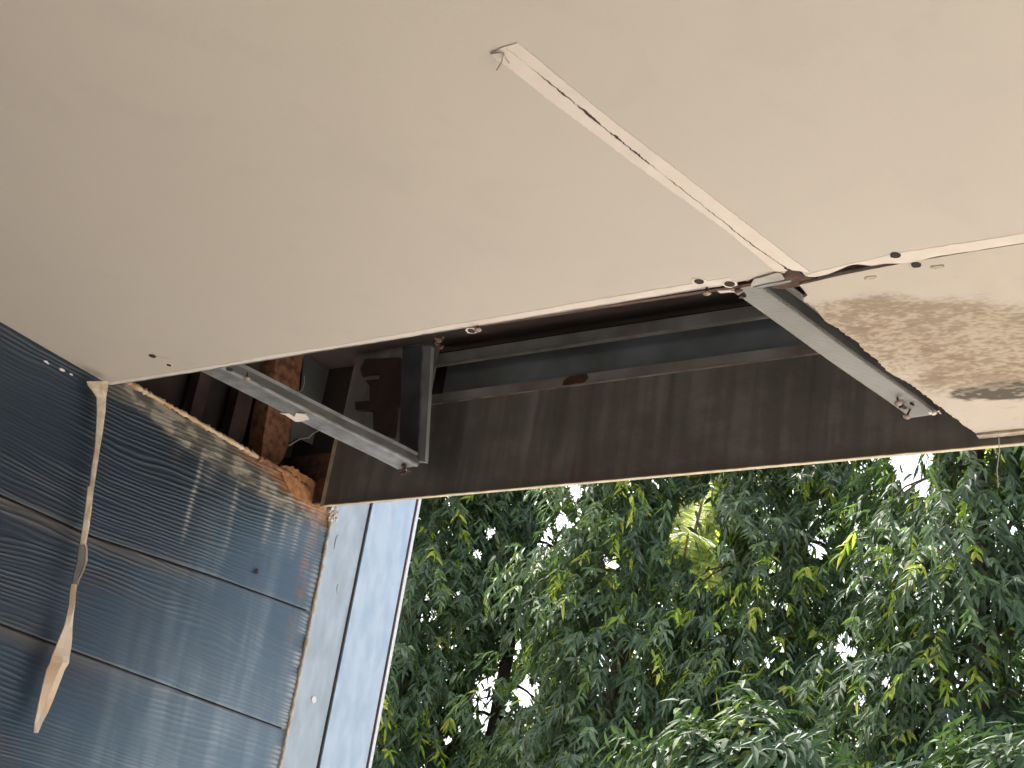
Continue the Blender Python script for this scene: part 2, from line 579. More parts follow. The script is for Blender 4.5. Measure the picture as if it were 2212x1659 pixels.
C = lay(C, .45 * sstep(.15, .5, wash + .5 * n1 - .1) * sstep(.45, .56, n3), (.34, .27, .20))
C = lay(C, .60 * wash, (.38, .30, .215))
C = lay(C, .62 * speck, (.20, .145, .095))
C = lay(C, .60 * line * sstep(.3, .6, n1), (.22, .135, .07))
C = lay(C, .35 * spots, (.36, .28, .20))
C = lay(C, np.clip(.92 * dark * (.55 + .9 * sstep(.35, .6, n1)), 0, .95), (.060, .050, .034))
C = lay(C, .45 * sstep(.25, .6, mound((2000, 1010), .16, .022) + mound((1700, 960), .05, .015)) * sstep(.38, .58, n1), (.22, .15, .09))
C = lay(C, np.clip(.55 * ring, 0, 1), (.2, .16, .13))
ed = 1 - sstep(0, .012, XX - xl[:, None])
C = lay(C, .35 * ed * n3, (.4, .33, .26))
V = np.stack([XX, YY, ZZ], -1).reshape(-1, 3)
idx = np.arange(NY * NX).reshape(NY, NX)
F = np.stack([idx[:-1, :-1], idx[1:, :-1], idx[1:, 1:], idx[:-1, 1:]], -1).reshape(-1, 4)
st = thing('ceiling_board', (-.3, 2.2, ZC), 'water-stained cream ceiling board with brown mould speckles beside the fascia', 'ceiling board', 'ceiling boards')
np_mesh('stained_face', V, F, M_stain, st, C.reshape(-1, 3))
# core of the board (its thickness), just above the face
outl = [tuple(V[i]) for i in idx[0, ::6]] + [tuple(V[i]) for i in idx[:, -1]][::40] + [tuple(V[i]) for i in idx[-1, ::-6]] + [tuple(V[i]) for i in idx[::-1, 0]]
outl = [(p[0], p[1], ZC + .0004) for p in outl]
mesh_obj('board_core', *prism(outl, (0, 0, .006)), M_board_edge, st)
# edging bead along the fascia
a = on_z(*Z4(1915, 1440)); b = (.9, YF - .004, ZC)
mesh_obj('edge_bead', *box((a[0], YF - .020, ZC - .005), (.9, YF - .004, ZC - .0005)), M_sealant, st)
def chipmark(px, sx_, sy_, seed, m_):
    c = on_z(*Z4(*px)); rr = np.random.default_rng(seed)
    pl = [(c[0] + sx_ * math.cos(k / 12 * 6.283) * rr.uniform(.6, 1.2), c[1] + sy_ * math.sin(k / 12 * 6.283) * rr.uniform(.5, 1.2), ZC - .0012) for k in range(12)]
    mesh_obj('paint_chip', *prism(pl, (0, 0, .001)), m_, st)
M_chip = mat('grey_chip', (.33, .27, .20), .9, (.5, .44, .36), 200)
chipmark((1205, 402), .012, .006, 1, M_chip)
chipmark((1640, 332), .012, .006, 2, M_chip)
hole(Z4(1505, 318), st, .0075, False, 9)

# ------------------------------------------------------------------ clad wall
wall = thing('clad_wall', (XW, 1.0, 0), 'dark blue wall clad in wood-grain planks with pale water streaks', 'wall')
Y0W, Y1W = -1.0, 2.655
def groove1(y): return np.interp(y, [-1, 1.70, 1.95, 2.32, 2.655], [.80, .872, .876, .914, .940]) + CAMZ
def groove2(y): return np.interp(y, [-1, 1.79, 2.655], [.61, .634, .646]) + CAMZ
def groove0(y): return y * 0 + CAMZ + .345
def top_w(y): return ZC + .030 + 0 * y
def gb(y): return y * 0 + CAMZ + .05


def plank(z_lo, z_hi, ny, nz, seed, nm='plank'):
    y = np.linspace(0, 1, ny)
    y = Y0W + (Y1W - Y0W) * (1 - (1 - y) ** 1.35)        # finer towards the visible end
    s = np.linspace(0, 1, nz)
    Yg = np.repeat(y[:, None], nz, 1)
    lo, hi = z_lo(Yg), z_hi(Yg)
    g = .0013
    Zg = lo + g + (hi - lo - 2 * g) * s[None, :]
    zr = Zg - z_lo(Yg)
    # grain: bands running along the plank, bent by slow noise, arching round 'knots'
    warp = 3.4 * (fbm(Yg * 1.5, zr * 8, seed, 2) - .5) + 1.7 * (fbm(Yg * 5.5, zr * 22, seed + 5, 3) - .5)
    for (ky, kz, ry, rz, am) in KN.get(seed, []):
        warp += am * np.exp(-((Yg - ky) / ry) ** 2) * np.exp(-((zr - kz) / rz) ** 2)
    lam = .0095 * (1 + .0 * Yg)
    ph = zr / lam + warp
    kk = np.floor(ph + .5)                                  # which grain line
    amp = sstep(.22, .70, vnoise(Yg * 3.1 + kk * 7.37, kk * 1.0, seed + 2)) * (.5 + .5 * vnoise(Yg * 22 + kk * 3.1, kk * 1.0, seed + 4))
    amp = .34 + .66 * amp
    lw = 1.0 + 2.6 * vnoise(Yg * 1.7 + kk * 5.1, kk * 1.0, seed + 6)
    hgt = (.5 + .5 * np.cos(2 * math.pi * (ph - kk))) ** lw * amp * 1.15
    fine = fbm(Yg * 7, (zr + .002 * warp) * 330, seed + 8, 3)
    smooth_ = sstep(.34, .56, fbm(Yg * 2.4, zr * 11, seed + 3, 4))
    strength = .42 + .72 * smooth_
    hgt = np.clip(hgt * strength, 0, 1)
    h = .0014 * hgt + .0007 * fine * (.4 + .6 * smooth_) + .0005 * fbm(Yg * 60, zr * 200, seed + 7, 3)
    # rounded plank edges
    ed_ = np.minimum(Zg - lo, hi - Zg)
    h = h - .0035 * (1 - sstep(0, .006, ed_))
    lap = .004 * (1 - s[None, :])                          # lower edge stands out like lapped siding
    Xg = XW - .004 + h + lap * .6
    # colours
    C = np.ones(Yg.shape + (3,)) * np.array([.016, .029, .053])
    blot = fbm(Yg * 2.0, Zg * 5, 77, 4)
    C = lay(C, (.25 + .75 * sstep(1.75, 2.15, Yg + .5 * (CAMZ + .85 - Zg))) * .75 * sstep(.32, .6, blot), (.011, .046, .088))
    C = lay(C, .45 * sstep(.50, .62, fbm(Yg * 3.3, Zg * 9, 87, 4)) * (1 - sstep(2.0, 2.4, Yg)), (.026, .026, .040))
    C = lay(C, .28 * hgt, (.050, .080, .118))
    C = lay(C, .30 * sstep(.5, .75, fine), (.010, .016, .028))       # worn ridges
    # brown-grey dust below each joint
    dz = hi - Zg
    C = lay(C, .55 * (1 - sstep(.008, .034 + .02 * blot, dz)) * (1 - sstep(2.15, 2.4, Yg)) * (z_hi is not top_w), (.090, .080, .076))
    # chalky whitish runs and a painted-in sky sheen towards the outer end
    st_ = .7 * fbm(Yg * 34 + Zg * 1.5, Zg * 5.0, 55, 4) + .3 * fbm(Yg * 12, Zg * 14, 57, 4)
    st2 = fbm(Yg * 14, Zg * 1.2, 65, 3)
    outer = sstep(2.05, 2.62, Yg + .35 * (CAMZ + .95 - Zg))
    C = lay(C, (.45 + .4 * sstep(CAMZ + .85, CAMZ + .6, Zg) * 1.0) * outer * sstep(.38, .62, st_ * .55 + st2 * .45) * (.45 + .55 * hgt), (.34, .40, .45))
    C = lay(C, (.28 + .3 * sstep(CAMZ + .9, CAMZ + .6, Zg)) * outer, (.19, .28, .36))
    if z_hi is top_w:
        d = ZC + .030 - Zg
        # grime and bared cement under the ceiling line, only in the open bay
        bay = sstep(1.86, 1.90, Yg)
        wob = fbm(Yg * 9, Zg * 9, 91, 4)
        wid = .048 + .034 * sstep(1.95, 2.45, Yg)
        gr = bay * (1 - sstep(wid * .75, wid * 1.15, d + .05 * (wob - .5)))
        cg = fbm(Yg * 30, Zg * 60, 92, 4)
        C = lay(C, .88 * gr, (.13, .125, .115))
        C = lay(C, .8 * gr * sstep(.5, .62, cg), (.32, .29, .25))
        C = lay(C, .6 * gr * (1 - sstep(.36, .46, cg)), (.05, .05, .052))
        # orange rust beside the fascia
        rs = sstep(2.18, 2.50, Yg + .3 * (wob - .5)) * (1 - sstep(.012 + .03 * sstep(2.4, 2.6, Yg), .026 + .05 * sstep(2.35, 2.6, Yg), d + .03 * (cg - .5)))
        C = lay(C, .85 * rs, (.36, .17, .065))
        C = lay(C, .5 * rs * sstep(.52, .62, cg), (.46, .33, .20))
        C = lay(C, .6 * rs * (1 - sstep(.36, .46, fbm(Yg * 70, Zg * 90, 93, 3))), (.13, .06, .035))
        crest = bay * (1 - sstep(.003, .007, d + .003 * (cg - .5)))
        C = lay(C, .9 * crest * sstep(.3, .45, fbm(Yg * 26, Zg * 0, 96, 3)), (.66, .56, .42))
        # drips
        for (dx_, top_, bot_, wd, al, cc) in DRIPS:
            py = on_x(*Z2(dx_, (top_ + bot_) / 2), XW)
            zt = on_x(*Z2(dx_ + .18 * 0, top_), XW)[2]
            zb = on_x(*Z2(dx_, bot_), XW)[2]
            mm = np.exp(-((Yg - py[1] + .004 * (fbm(Zg * 30, Yg * 0, int(dx_), 2) - .5)) / wd) ** 2)
            mm = mm * sstep(zb - .03, zb + .05, Zg) * (1 - sstep(zt, zt + .02, Zg))
            brk = sstep(.05, .45, hgt + .25 * fine) * sstep(.25, .5, fbm(Yg * 60, Zg * 120, 99, 2) + .12)
            C = lay(C, np.clip(al * mm * brk, 0, 1), cc)
    gl = sstep(2.612, 2.650, Yg + .012 * (fbm(Zg * 25, Yg * 0, 7, 3) - .5)) * sstep(.2, .7, .35 + hgt) * (1 - sstep(CAMZ + 1.0, CAMZ + 1.12, Zg))  # pale glints on the ridges by the sealant, painted into the colour
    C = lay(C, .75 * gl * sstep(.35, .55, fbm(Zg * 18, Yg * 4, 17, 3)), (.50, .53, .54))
    # thin tan dust line hugging the joint
    C = lay(C, .30 * (1 - sstep(.003, .016, dz)) * (z_hi is not top_w), (.14, .115, .10))
    # rust run down the outer end
    rr_ = np.exp(-((Yg - 2.60 + .012 * (fbm(Zg * 14, Yg * 0, 5, 3) - .5)) / .016) ** 2) * sstep(CAMZ + .78, CAMZ + .9, Zg)
    C = lay(C, .55 * rr_ * sstep(.35, .6, fbm(Yg * 70, Zg * 70, 15, 3)), (.24, .11, .055))
    V = np.stack([Xg, Yg, Zg], -1).reshape(-1, 3)
    idx = np.arange(ny * nz).reshape(ny, nz)
    F = np.stack([idx[:-1, :-1], idx[1:, :-1], idx[1:, 1:], idx[:-1, 1:]], -1).reshape(-1, 4)
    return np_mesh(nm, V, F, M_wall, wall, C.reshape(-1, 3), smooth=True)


KN = {100: [(2.2, .14, .35, .07, 1.5), (1.55, .10, .2, .05, -1.4)],
      200: [(1.62, .14, .14, .05, 3.6), (2.35, .16, .25, .06, -1.6)],
      300: [(2.3, .16, .3, .07, 2.2), (1.8, .10, .2, .05, 1.5)]}
DRIPS = [(575, 640, 1250, .006, .75, (.40, .40, .38)), (835, 740, 1150, .005, .6, (.36, .35, .34)), (800, 940, 1350, .006, .45, (.3, .31, .33)),
         (1050, 860, 1290, .010, .8, (.36, .36, .36)), (1150, 900, 1300, .009, .75, (.34, .35, .36)), (1225, 960, 1350, .010, .75, (.36, .36, .36)),
         (1300, 1000, 1500, .016, .6, (.32, .31, .31)), (690, 640, 900, .02, .4, (.34, .34, .34)), (480, 600, 700, .012, .5, (.3, .29, .27))]
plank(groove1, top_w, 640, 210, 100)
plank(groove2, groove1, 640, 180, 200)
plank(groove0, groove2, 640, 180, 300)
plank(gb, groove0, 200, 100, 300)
# dark backing that shows in the joints, and the lower wall
mesh_obj('backing_board', *box((XW - .03, Y0W, 0), (XW - .0125, 2.65, ZC - .012)), M_hole, wall)
mesh_obj('lower_plank', *box((XW - .0120, Y0W, .0), (XW - .001, 2.655, CAMZ + .048)), mat('lower_navy', (.026, .038, .06), .4), wall)
# ragged sealant bead where the wall meets the ceiling and the corner trim
def bead(pts, r, nm, m_, parent, seed):
    rr = np.random.default_rng(seed)
    P = np.array(jag(pts, .006, .0008, (0, 1, 0), seed))
    R = r * (1 + rr.normal(0, .28, len(P)))
    return mesh_obj(nm, *tube(P, list(np.clip(R, r * .3, r * 2)), 7), m_, parent, smooth=True)
bead([(XW + .002, 2.659, CAMZ + .2), (XW + .002, 2.657, CAMZ + .9), (XW + .003, 2.652, CAMZ + 1.19)], .0042, 'sealant_bead', M_sealant, wall, 3)
bead([(XW, 1.885, ZC + .027), (XW + .001, 2.1, ZC + .030), (XW, 2.36, ZC + .031)], .0055, 'top_bead', mat('cream_bead', (.68, .57, .43), .7, (.45, .25, .12), 12, 5), wall, 4)
bead([(XW, 2.36, ZC + .031), (XW + .001, 2.45, ZC + .033), (XW, 2.5, ZC + .031), (XW + .002, 2.55, ZC + .024)], .0065, 'rusty_bead', M_rust, wall, 6)
# flakes of white paint on the ceiling-wall line
for k, (px, s_) in enumerate([((365, 458), .007), ((490, 518), .008), ((560, 552), .005)]):
    c = on_x(*Z1(*px), XW + .004)
    rr = np.random.default_rng(k)
    pl = [(XW + .005, c[1] + s_ * math.cos(q / 9 * 6.283) * rr.uniform(.6, 1.3), c[2] + .4 * s_ * math.sin(q / 9 * 6.283) * rr.uniform(.5, 1.3)) for q in range(9)]
    mesh_obj('paint_flake', *prism(pl, (.001, 0, 0)), M_white, wall)
# nail hole with a chalk mark
c = on_x(*Z5(1310, 455), XW)
mesh_obj('nail_hole', *prism([(XW + .003, c[1] + .006 * math.cos(q / 10 * 6.283), c[2] + .007 * math.sin(q / 10 * 6.283)) for q in range(10)], (.001, 0, 0)), M_hole, wall)

# torn rusty framing crust above the outer end of the wall
pl = [on_x(*Z2(*p), XW + .004) for p in [(1120, 760), (1190, 772), (1235, 800), (1290, 838), (1330, 862), (1350, 905), (1395, 935), (1400, 1000), (1400, 1040), (1300, 1010), (1180, 930), (1130, 830)]]
pl = jag(pl + [pl[0]], .008, .0018, (0, 0, 1), 5)[:-1]
mesh_obj('rusted_crust', *prism(pl, (-.004, 0, 0)), mat('crumbled_rust', (.50, .26, .11), .95, (.30, .14, .06), 60, 9, .9, 90, bdist=.004, lo=.4, hi=.7), wall)

# ------------------------------------------------------------------ corner trim post outside the fascia
post = thing('corner_post', (XW, 2.8, 0), 'pale blue-grey painted corner trim at the end of the dark blue wall', 'corner trim')
y_a, y_b, y_c = 2.662, 2.796, 2.978
mesh_obj('trim_panel', *box((XW - .05, y_a, 0), (XW - .002, y_b - .006, 3.35)), M_post_a, post)
mesh_obj('trim_panel', *box((XW - .05, y_b, 0), (XW + .004, y_c - .010, 3.35)), M_post_b, post)
mesh_obj('dark_joint', *box((XW - .05, y_b - .0058, 0), (XW - .0005, y_b - .0002, 3.35)), M_hole, post)
mesh_obj('dark_joint', *box((XW - .05, y_c - .0098, 0), (XW + .003, y_c - .0012, 3.35)), M_rust_dark, post)
mesh_obj('edge_strip', *box((XW - .05, y_c - .001, 0), (XW + .006, y_c + .010, 3.35)), mat('white_edge', (.72, .74, .76), .5), post)
c = on_x(*Z5(1608, 1113), XW)
def disc_x(c, x, r, t, n=14): return prism([(x, c[1] + r * math.cos(q / n * 6.283), c[2] + r * math.sin(q / n * 6.283)) for q in range(n)], (t, 0, 0))
sc_ = mesh_obj('screw', *disc_x(c, XW - .002, .0085, .003), M_white, post)
mesh_obj('screw_slot', *disc_x(c, XW + .001, .003, .001), M_galv_dark, sc_)
# smeared filler marks
for k, (px, sy_, sz_) in enumerate([((1728, 312), .007, .024), ((1738, 545), .006, .012)]):
    c = on_x(*Z5(*px), XW)
    rr = np.random.default_rng(40 + k)
    P = [(XW - .001, c[1] + sy_ * math.cos(t), c[2] + sz_ * math.sin(t)) for t in np.linspace(1.2 + k, 3.9 + k, 9)]
    mesh_obj('filler_smear', *tube([tuple(np.array(p) + rr.normal(0, .0022, 3) * [0, 1, 1]) for p in P], .0010, 5), mat('smear', (.46, .47, .46), .7), post)
# crumbled mortar at the top inner corner
rr = np.random.default_rng(9)
parts = []
for k in range(60):
    c = np.array(on_x(*Z5(1700 + rr.normal(0, 14), 150 + rr.uniform(-40, 60)), XW)) + [rr.uniform(.001, .008), 0, 0]
    s_ = rr.uniform(.0008, .0032)
    a_ = rr.uniform(-s_, s_, (8, 3)) * .5 + np.array(box((-s_, -s_, -s_), (s_, s_, s_))[0])
    parts.append(([tuple(c + q) for q in a_], box((0, 0, 0), (1, 1, 1))[1]))
mesh_obj('crumbled_mortar', *join(parts), mat('mortar_crumbs', (.62, .60, .55), .9), post)

# ------------------------------------------------------------------ fascia
ZB = CAMZ + 1.182
fas = thing('fascia_board', (-1.2, YF, ZB), 'grey-brown streaked back of the fascia board with a thin cream lower edge', 'fascia')
xl_f = -2.418
xs_ = np.unique(np.r_[np.linspace(xl_f, -.5, 420), np.linspace(-.5, 3.5, 80)])
NZf = 150
zt_ = np.where(xs_ < -2.15, CAMZ + 1.62, CAMZ + 1.424)
XXf = np.repeat(xs_[:, None], NZf, 1)
sF = np.linspace(0, 1, NZf)
ZZf = ZB + (zt_[:, None] - ZB) * sF[None, :]
YYf = np.full_like(XXf, YF) + .0015 * (fbm(XXf * 3, ZZf * 3, 3, 2) - .5)
stf = fbm(XXf * 55, ZZf * 3.0, 201, 4)
st3 = fbm(XXf * 16, ZZf * 2.0, 221, 3)
C = np.ones(XXf.shape + (3,)) * np.array([.190, .178, .166])
C = lay(C, .62 * sstep(.46, .64, stf * .45 + st3 * .25 + .3 * fbm(XXf * 20, ZZf * 25, 241, 4)), (.31, .29, .27))
C = lay(C, .38 * (1 - sstep(.30, .45, stf * .5 + st3 * .5)), (.085, .070, .058))
C = lay(C, .35 * sstep(.4, .7, fbm(XXf * 4, ZZf * 9, 231, 3)), (.10, .095, .075))
C = lay(C, .25 * fbm(XXf * 120, ZZf * 120, 233, 3), (.20, .18, .16))
for cx_, wd, al in ((-1.83, .020, .75), (-1.79, .006, .6), (-1.42, .05, .3), (-1.5, .012, .35), (-1.60, .01, .3), (-1.28, .01, .3)):
    C = lay(C, al * np.exp(-((XXf - cx_) / wd) ** 2) * sstep(ZB + .03, ZB + .12, ZZf) * sstep(.35, .6, stf), (.30, .29, .28))
C = lay(C, .45 * (1 - sstep(.0, .035, ZZf - ZB)), (.10, .072, .055))
C = lay(C, .5 * np.exp(-((XXf + 1.70) / .006) ** 2) * (1 - sstep(.03, .09, ZZf - ZB)), (.16, .06, .03))
V = np.stack([XXf, YYf, ZZf], -1).reshape(-1, 3)
idx = np.arange(len(xs_) * NZf).reshape(len(xs_), NZf)
F = np.stack([idx[:-1, :-1], idx[1:, :-1], idx[1:, 1:], idx[:-1, 1:]], -1).reshape(-1, 4)
np_mesh('inner_face', V, F, M_fascia, fas, C.reshape(-1, 3))
mesh_obj('board_core', *join([box((xl_f, YF + .0015, ZB + .0005), (3.5, YF + .0075, CAMZ + 1.42)), box((xl_f, YF + .0015, CAMZ + 1.4205), (-2.15, YF + .0075, CAMZ + 1.62))]), M_board_edge, fas)
mesh_obj('outer_coat', *box((xl_f - .02, YF + .0078, ZB - .0008), (3.5, YF + .0125, CAMZ + 1.418)), M_cream, fas)
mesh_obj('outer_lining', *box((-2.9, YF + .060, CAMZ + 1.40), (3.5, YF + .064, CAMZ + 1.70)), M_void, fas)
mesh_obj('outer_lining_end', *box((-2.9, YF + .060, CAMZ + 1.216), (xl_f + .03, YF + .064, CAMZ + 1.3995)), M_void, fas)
xs2 = np.linspace(xl_f, 3.5, 400)
le = jag([(xl_f, YF - .0008, ZB), (3.5, YF - .0008, ZB)], .02, .0005, (0, 1, 0), 3)
V = le + [(3.5, YF + .0077, ZB), (xl_f, YF + .0077, ZB)]
mesh_obj('cream_lower_edge', *prism([(p[0], p[1], ZB - .0022) for p in V], (0, 0, .002)), M_cream, fas)
hl = [on_y(*Z3(118, 695), YF - .001), on_y(*Z3(2110, 455), YF - .001)]
mesh_obj('pale_top_edge', *box((-2.15, YF - .0015, CAMZ + 1.4236), (3.5, YF + .004, CAMZ + 1.4262)), mat('dusty_edge', (.60, .54, .45), .9, (.25, .2, .16), 14, 6), fas)

# thin thread hanging below the fascia at the right
a = on_y(2157, 948, YF - .012); 
th = mesh_obj('hanging_thread', *tube([(a[0], a[1], ZC - .002), (a[0] + .002, a[1], ZC - .035), (a[0] - .002, a[1], ZC - .075), (a[0] + .001, a[1], ZC - .11)], .0009, 6), M_wire)
tag(th, 'thin pale thread hanging from the stained board past the fascia edge', 'thread')

# ------------------------------------------------------------------ steel inside the opening
def zf(px): return on_y(*px, YF)[2]
z1, z2, z3, z4 = CAMZ + 1.428, CAMZ + 1.452, CAMZ + 1.522, CAMZ + 1.556
x0, x1 = -2.146, 3.4
pr = thing('roof_purlin', (-.5, YF, z1), 'dark blue-grey steel channel running above the fascia board', 'purlin')
mesh_obj('web', *join([box((x0, YF + .044, z1), (x1, YF + .046, z4 + .01))]), M_galv_dark, pr)
mesh_obj('lower_flange', *join([box((x0, YF + .000, z1), (x1, YF + .044, z1 + .002)), box((x0, YF - .0005, z1 + .002), (x1, YF + .0015, z2))]), mat('purlin_lip', (.36, .36, .35), .6, (.22, .19, .17), 7, 7, .2, 80), pr)
mesh_obj('upper_flange', *join([box((x0, YF - .0005, z3 + .012), (x1, YF + .0015, z4 + .008)), box((x0, YF + .0015, z4 + .008), (x1, YF + .044, z4 + .010))]), mat('purlin_lip_upper', (.33, .34, .34), .6, (.16, .16, .15), 7, 7, .2, 80), pr)
mesh_obj('rolled_lip', *tube([(x0, YF - .001, z3 + .009), (x1, YF - .001, z3 + .009)], .0042, 8), mat('lip_dust', (.46, .44, .39), .7, (.24, .23, .21), 9, 6), pr, smooth=True)
pl = [on_y(*Z3(*p), YF - .0022) for p in [(800, 606), (806, 585), (822, 566), (850, 560), (880, 551), (925, 548), (934, 570), (915, 590), (870, 598), (830, 607)]]
mesh_obj('rust_patch', *prism(jag(pl + [pl[0]], .006, .0008, (0, 0, 1), 2)[:-1], (0, .0006, 0)), M_redrust, pr)
# the roof over everything
rf = thing('roof', (0, 0, 3.3), 'dark brown underside of the roof seen through the ceiling hole', 'roof')
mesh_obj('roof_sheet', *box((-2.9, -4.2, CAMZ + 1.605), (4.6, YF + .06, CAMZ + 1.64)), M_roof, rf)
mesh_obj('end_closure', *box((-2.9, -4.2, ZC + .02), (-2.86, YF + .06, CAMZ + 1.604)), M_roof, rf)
rb = []
for k in range(10):
    yb_ = YF - .05 - .07 * k
    rb.append(sweep([(-.012, 0), (-.006, -.012), (.006, -.012), (.012, 0)], (-2.8, yb_, CAMZ + 1.6045), (3.5, yb_, CAMZ + 1.6045)))
mesh_obj('roof_rib', *join(rb), M_roof, rf)

# rusty channel along the broken edge
ch = mesh_obj('edge_channel', *join([box((-2.44, YE - .03, ZC + .0065), (-1.01, YE + .014, ZC + .0085)), box((-2.44, YE + .012, ZC + .0086), (-1.01, YE + .014, ZC + .03))]), M_galv)
tag(ch, 'thin grey steel channel just above the broken cream board edge', 'steel channel')
prf = [(0, 0), (.011, .002), (.013, .022), (.0, .024)]
ch = mesh_obj('edge_channel', *sweep(prf, (-.93, YE + .018, ZC + .004), (-1.55, YE + .0145, ZC + .0098), n=1), M_redrust)
tag(ch, 'red-brown rusty steel channel along the hole edge near the taped seam', 'steel channel')

# battens: hat-shaped furring channels
M_side = mat('shaded_side_steel', (.12, .125, .13), .7, (.07, .07, .07), 14, 6)  # darker steel that puts the shade on the batten sides into the colour


def batten(la, lb, ra, rb, zb, hgt_, mt_, name, label, ribs=False):
    P = [np.array(on_z(*p, zb)) for p in (la, lb, ra, rb)]
    # extend a little over the sound board
    d0 = (P[0] - P[1]); d0 /= np.linalg.norm(d0)
    e = P[0] + d0 * .06, P[2] + d0 * .06
    root = thing(name, tuple((P[1] + P[3]) / 2), label, 'batten', 'steel battens across the hole')
    n = 60
    sec = []
    for i in range(n + 1):
        t = i / n
        A_ = e[0] * (1 - t) + P[1] * t
        B_ = e[1] * (1 - t) + P[3] * t
        w_ = B_ - A_
        u = w_ / np.linalg.norm(w_)
        up = np.array([0, 0, 1.0])
        bend = .0015 * math.sin(t * 9) * t
        A_ = A_ + up * bend
        B_ = B_ + up * bend
        W = np.linalg.norm(w_)
        r1 = .0015
        sec.append([A_ + up * .012, A_ + up * .001, A_ + u * .002, A_ + u * .004 + up * .0008, B_ - u * .010 + up * .0008, B_ - u * .008 - up * .0008, B_ - u * .003 - up * .0012, B_,
                    B_ + up * .003 + u * .001, B_ + up * hgt_ + u * .002, B_ + up * (hgt_ + .0015) + u * .016, B_ + up * (hgt_ + .003) + u * .016, B_ + up * (hgt_ + .003), B_ + up * .004 - u * .002, A_ + up * .004 + u * .003, A_ + up * .012 + u * .002])
    m_ = len(sec[0])
    V = [tuple(p) for s in sec for p in s]
    F = []
    for i in range(n):
        for k in range(m_):
            F.append((i * m_ + k, i * m_ + (k + 1) % m_, (i + 1) * m_ + (k + 1) % m_, (i + 1) * m_ + k))
    F.append(tuple(range(m_)))
    F.append(tuple(n * m_ + k for k in range(m_))[::-1])
    mesh_obj('channel', V, F, mt_, root)
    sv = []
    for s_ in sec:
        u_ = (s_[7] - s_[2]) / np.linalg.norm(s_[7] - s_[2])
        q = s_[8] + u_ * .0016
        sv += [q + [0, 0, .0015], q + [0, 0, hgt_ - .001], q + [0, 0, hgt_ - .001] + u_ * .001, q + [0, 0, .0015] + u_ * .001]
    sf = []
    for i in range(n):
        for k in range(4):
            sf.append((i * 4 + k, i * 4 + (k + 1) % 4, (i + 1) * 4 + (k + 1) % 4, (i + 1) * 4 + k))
    mesh_obj('shaded_side_web', [tuple(q) for q in sv], sf, M_side, root)
    return root, P


M_bat2 = mat('ribbed_batten_steel', (.29, .29, .28), .55, (.23, .23, .225), 9, 6, .1, 120, metal=.2)
t_ = M_bat2.node_tree
wv = t_.nodes.new('ShaderNodeTexWave')
wv.wave_type = 'BANDS'
wv.bands_direction = 'Y'
wv.inputs['Scale'].default_value = 60
wv.inputs['Distortion'].default_value = .3
bp = t_.nodes.new('ShaderNodeBump')
bp.inputs['Strength'].default_value = .5
bp.inputs['Distance'].default_value = .003
tcn = [n for n in t_.nodes if n.type == 'TEX_COORD'][0]
t_.links.new(tcn.outputs['Object'], wv.inputs['Vector'])
t_.links.new(wv.outputs[1], bp.inputs['Height'])
t_.links.new(bp.outputs[0], t_.nodes['Principled BSDF'].inputs['Normal'])

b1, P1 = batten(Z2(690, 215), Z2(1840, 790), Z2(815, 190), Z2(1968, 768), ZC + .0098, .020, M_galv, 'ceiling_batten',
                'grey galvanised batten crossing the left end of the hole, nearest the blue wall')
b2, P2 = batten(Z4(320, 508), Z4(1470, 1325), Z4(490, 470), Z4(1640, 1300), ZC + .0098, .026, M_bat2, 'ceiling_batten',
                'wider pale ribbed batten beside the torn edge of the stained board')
# plaster left on batten 1
pl = [on_z(*Z2(*p), ZC + .007) for p in [(1110, 440), (1140, 448), (1205, 490), (1225, 492), (1290, 478), (1270, 445), (1210, 438), (1200, 462), (1160, 440)]]
mesh_obj('plaster_scrap', *prism(pl, (0, 0, .002)), M_band, b1)


def lump(c, s, n, seed, mt_, name, parent):
    rr = np.random.default_rng(seed)
    parts = []
    for k in range(n):
        o_ = np.array(c) + rr.normal(0, s * .9, 3) * [1, 1, .5]
        h = s * rr.uniform(.35, .8)
        b_ = np.array(box((-h, -h * .6, -h * .4), (h, h * .6, h * .4))[0]) + rr.uniform(-h * .3, h * .3, (8, 3))
        a_ = rr.uniform(0, 3.1)
        R = np.array([[math.cos(a_), -math.sin(a_), 0], [math.sin(a_), math.cos(a_), 0], [0, 0, 1]])
        parts.append(([tuple(o_ + R @ q) for q in b_], box((0, 0, 0), (1, 1, 1))[1]))
    return mesh_obj(name, *join(parts), mt_, parent)


c = np.array(on_z(*Z2(1880, 790), ZC + .006))
lump(c, .008, 7, 3, M_redrust, 'rusty_bit', b1)
lump(c + [.004, .0, -.002], .005, 4, 4, M_white, 'paint_bit', b1)
c = on_z(*Z2(905, 212), ZC + .002)


def screw(c, tilt, label, L_=.022, name='drywall_screw'):
    c = np.array(c)
    d = np.array(tilt, float); d /= np.linalg.norm(d)
    r = thing(name, tuple(c), label, 'screw')
    mesh_obj('shank', *tube([c, c - d * L_], [.0022, .0016], 8), M_rust_dark, r)
    prof = [.0018, .0062, .0075, .0060]
    hs = [0, .002, .0035, .0055]
    mesh_obj('head', *tube([c + d * h for h in hs], prof, 12), mat('screw_head_paint', (.50, .44, .37), .6, (.2, .12, .09), 60), r, smooth=True)
    return r


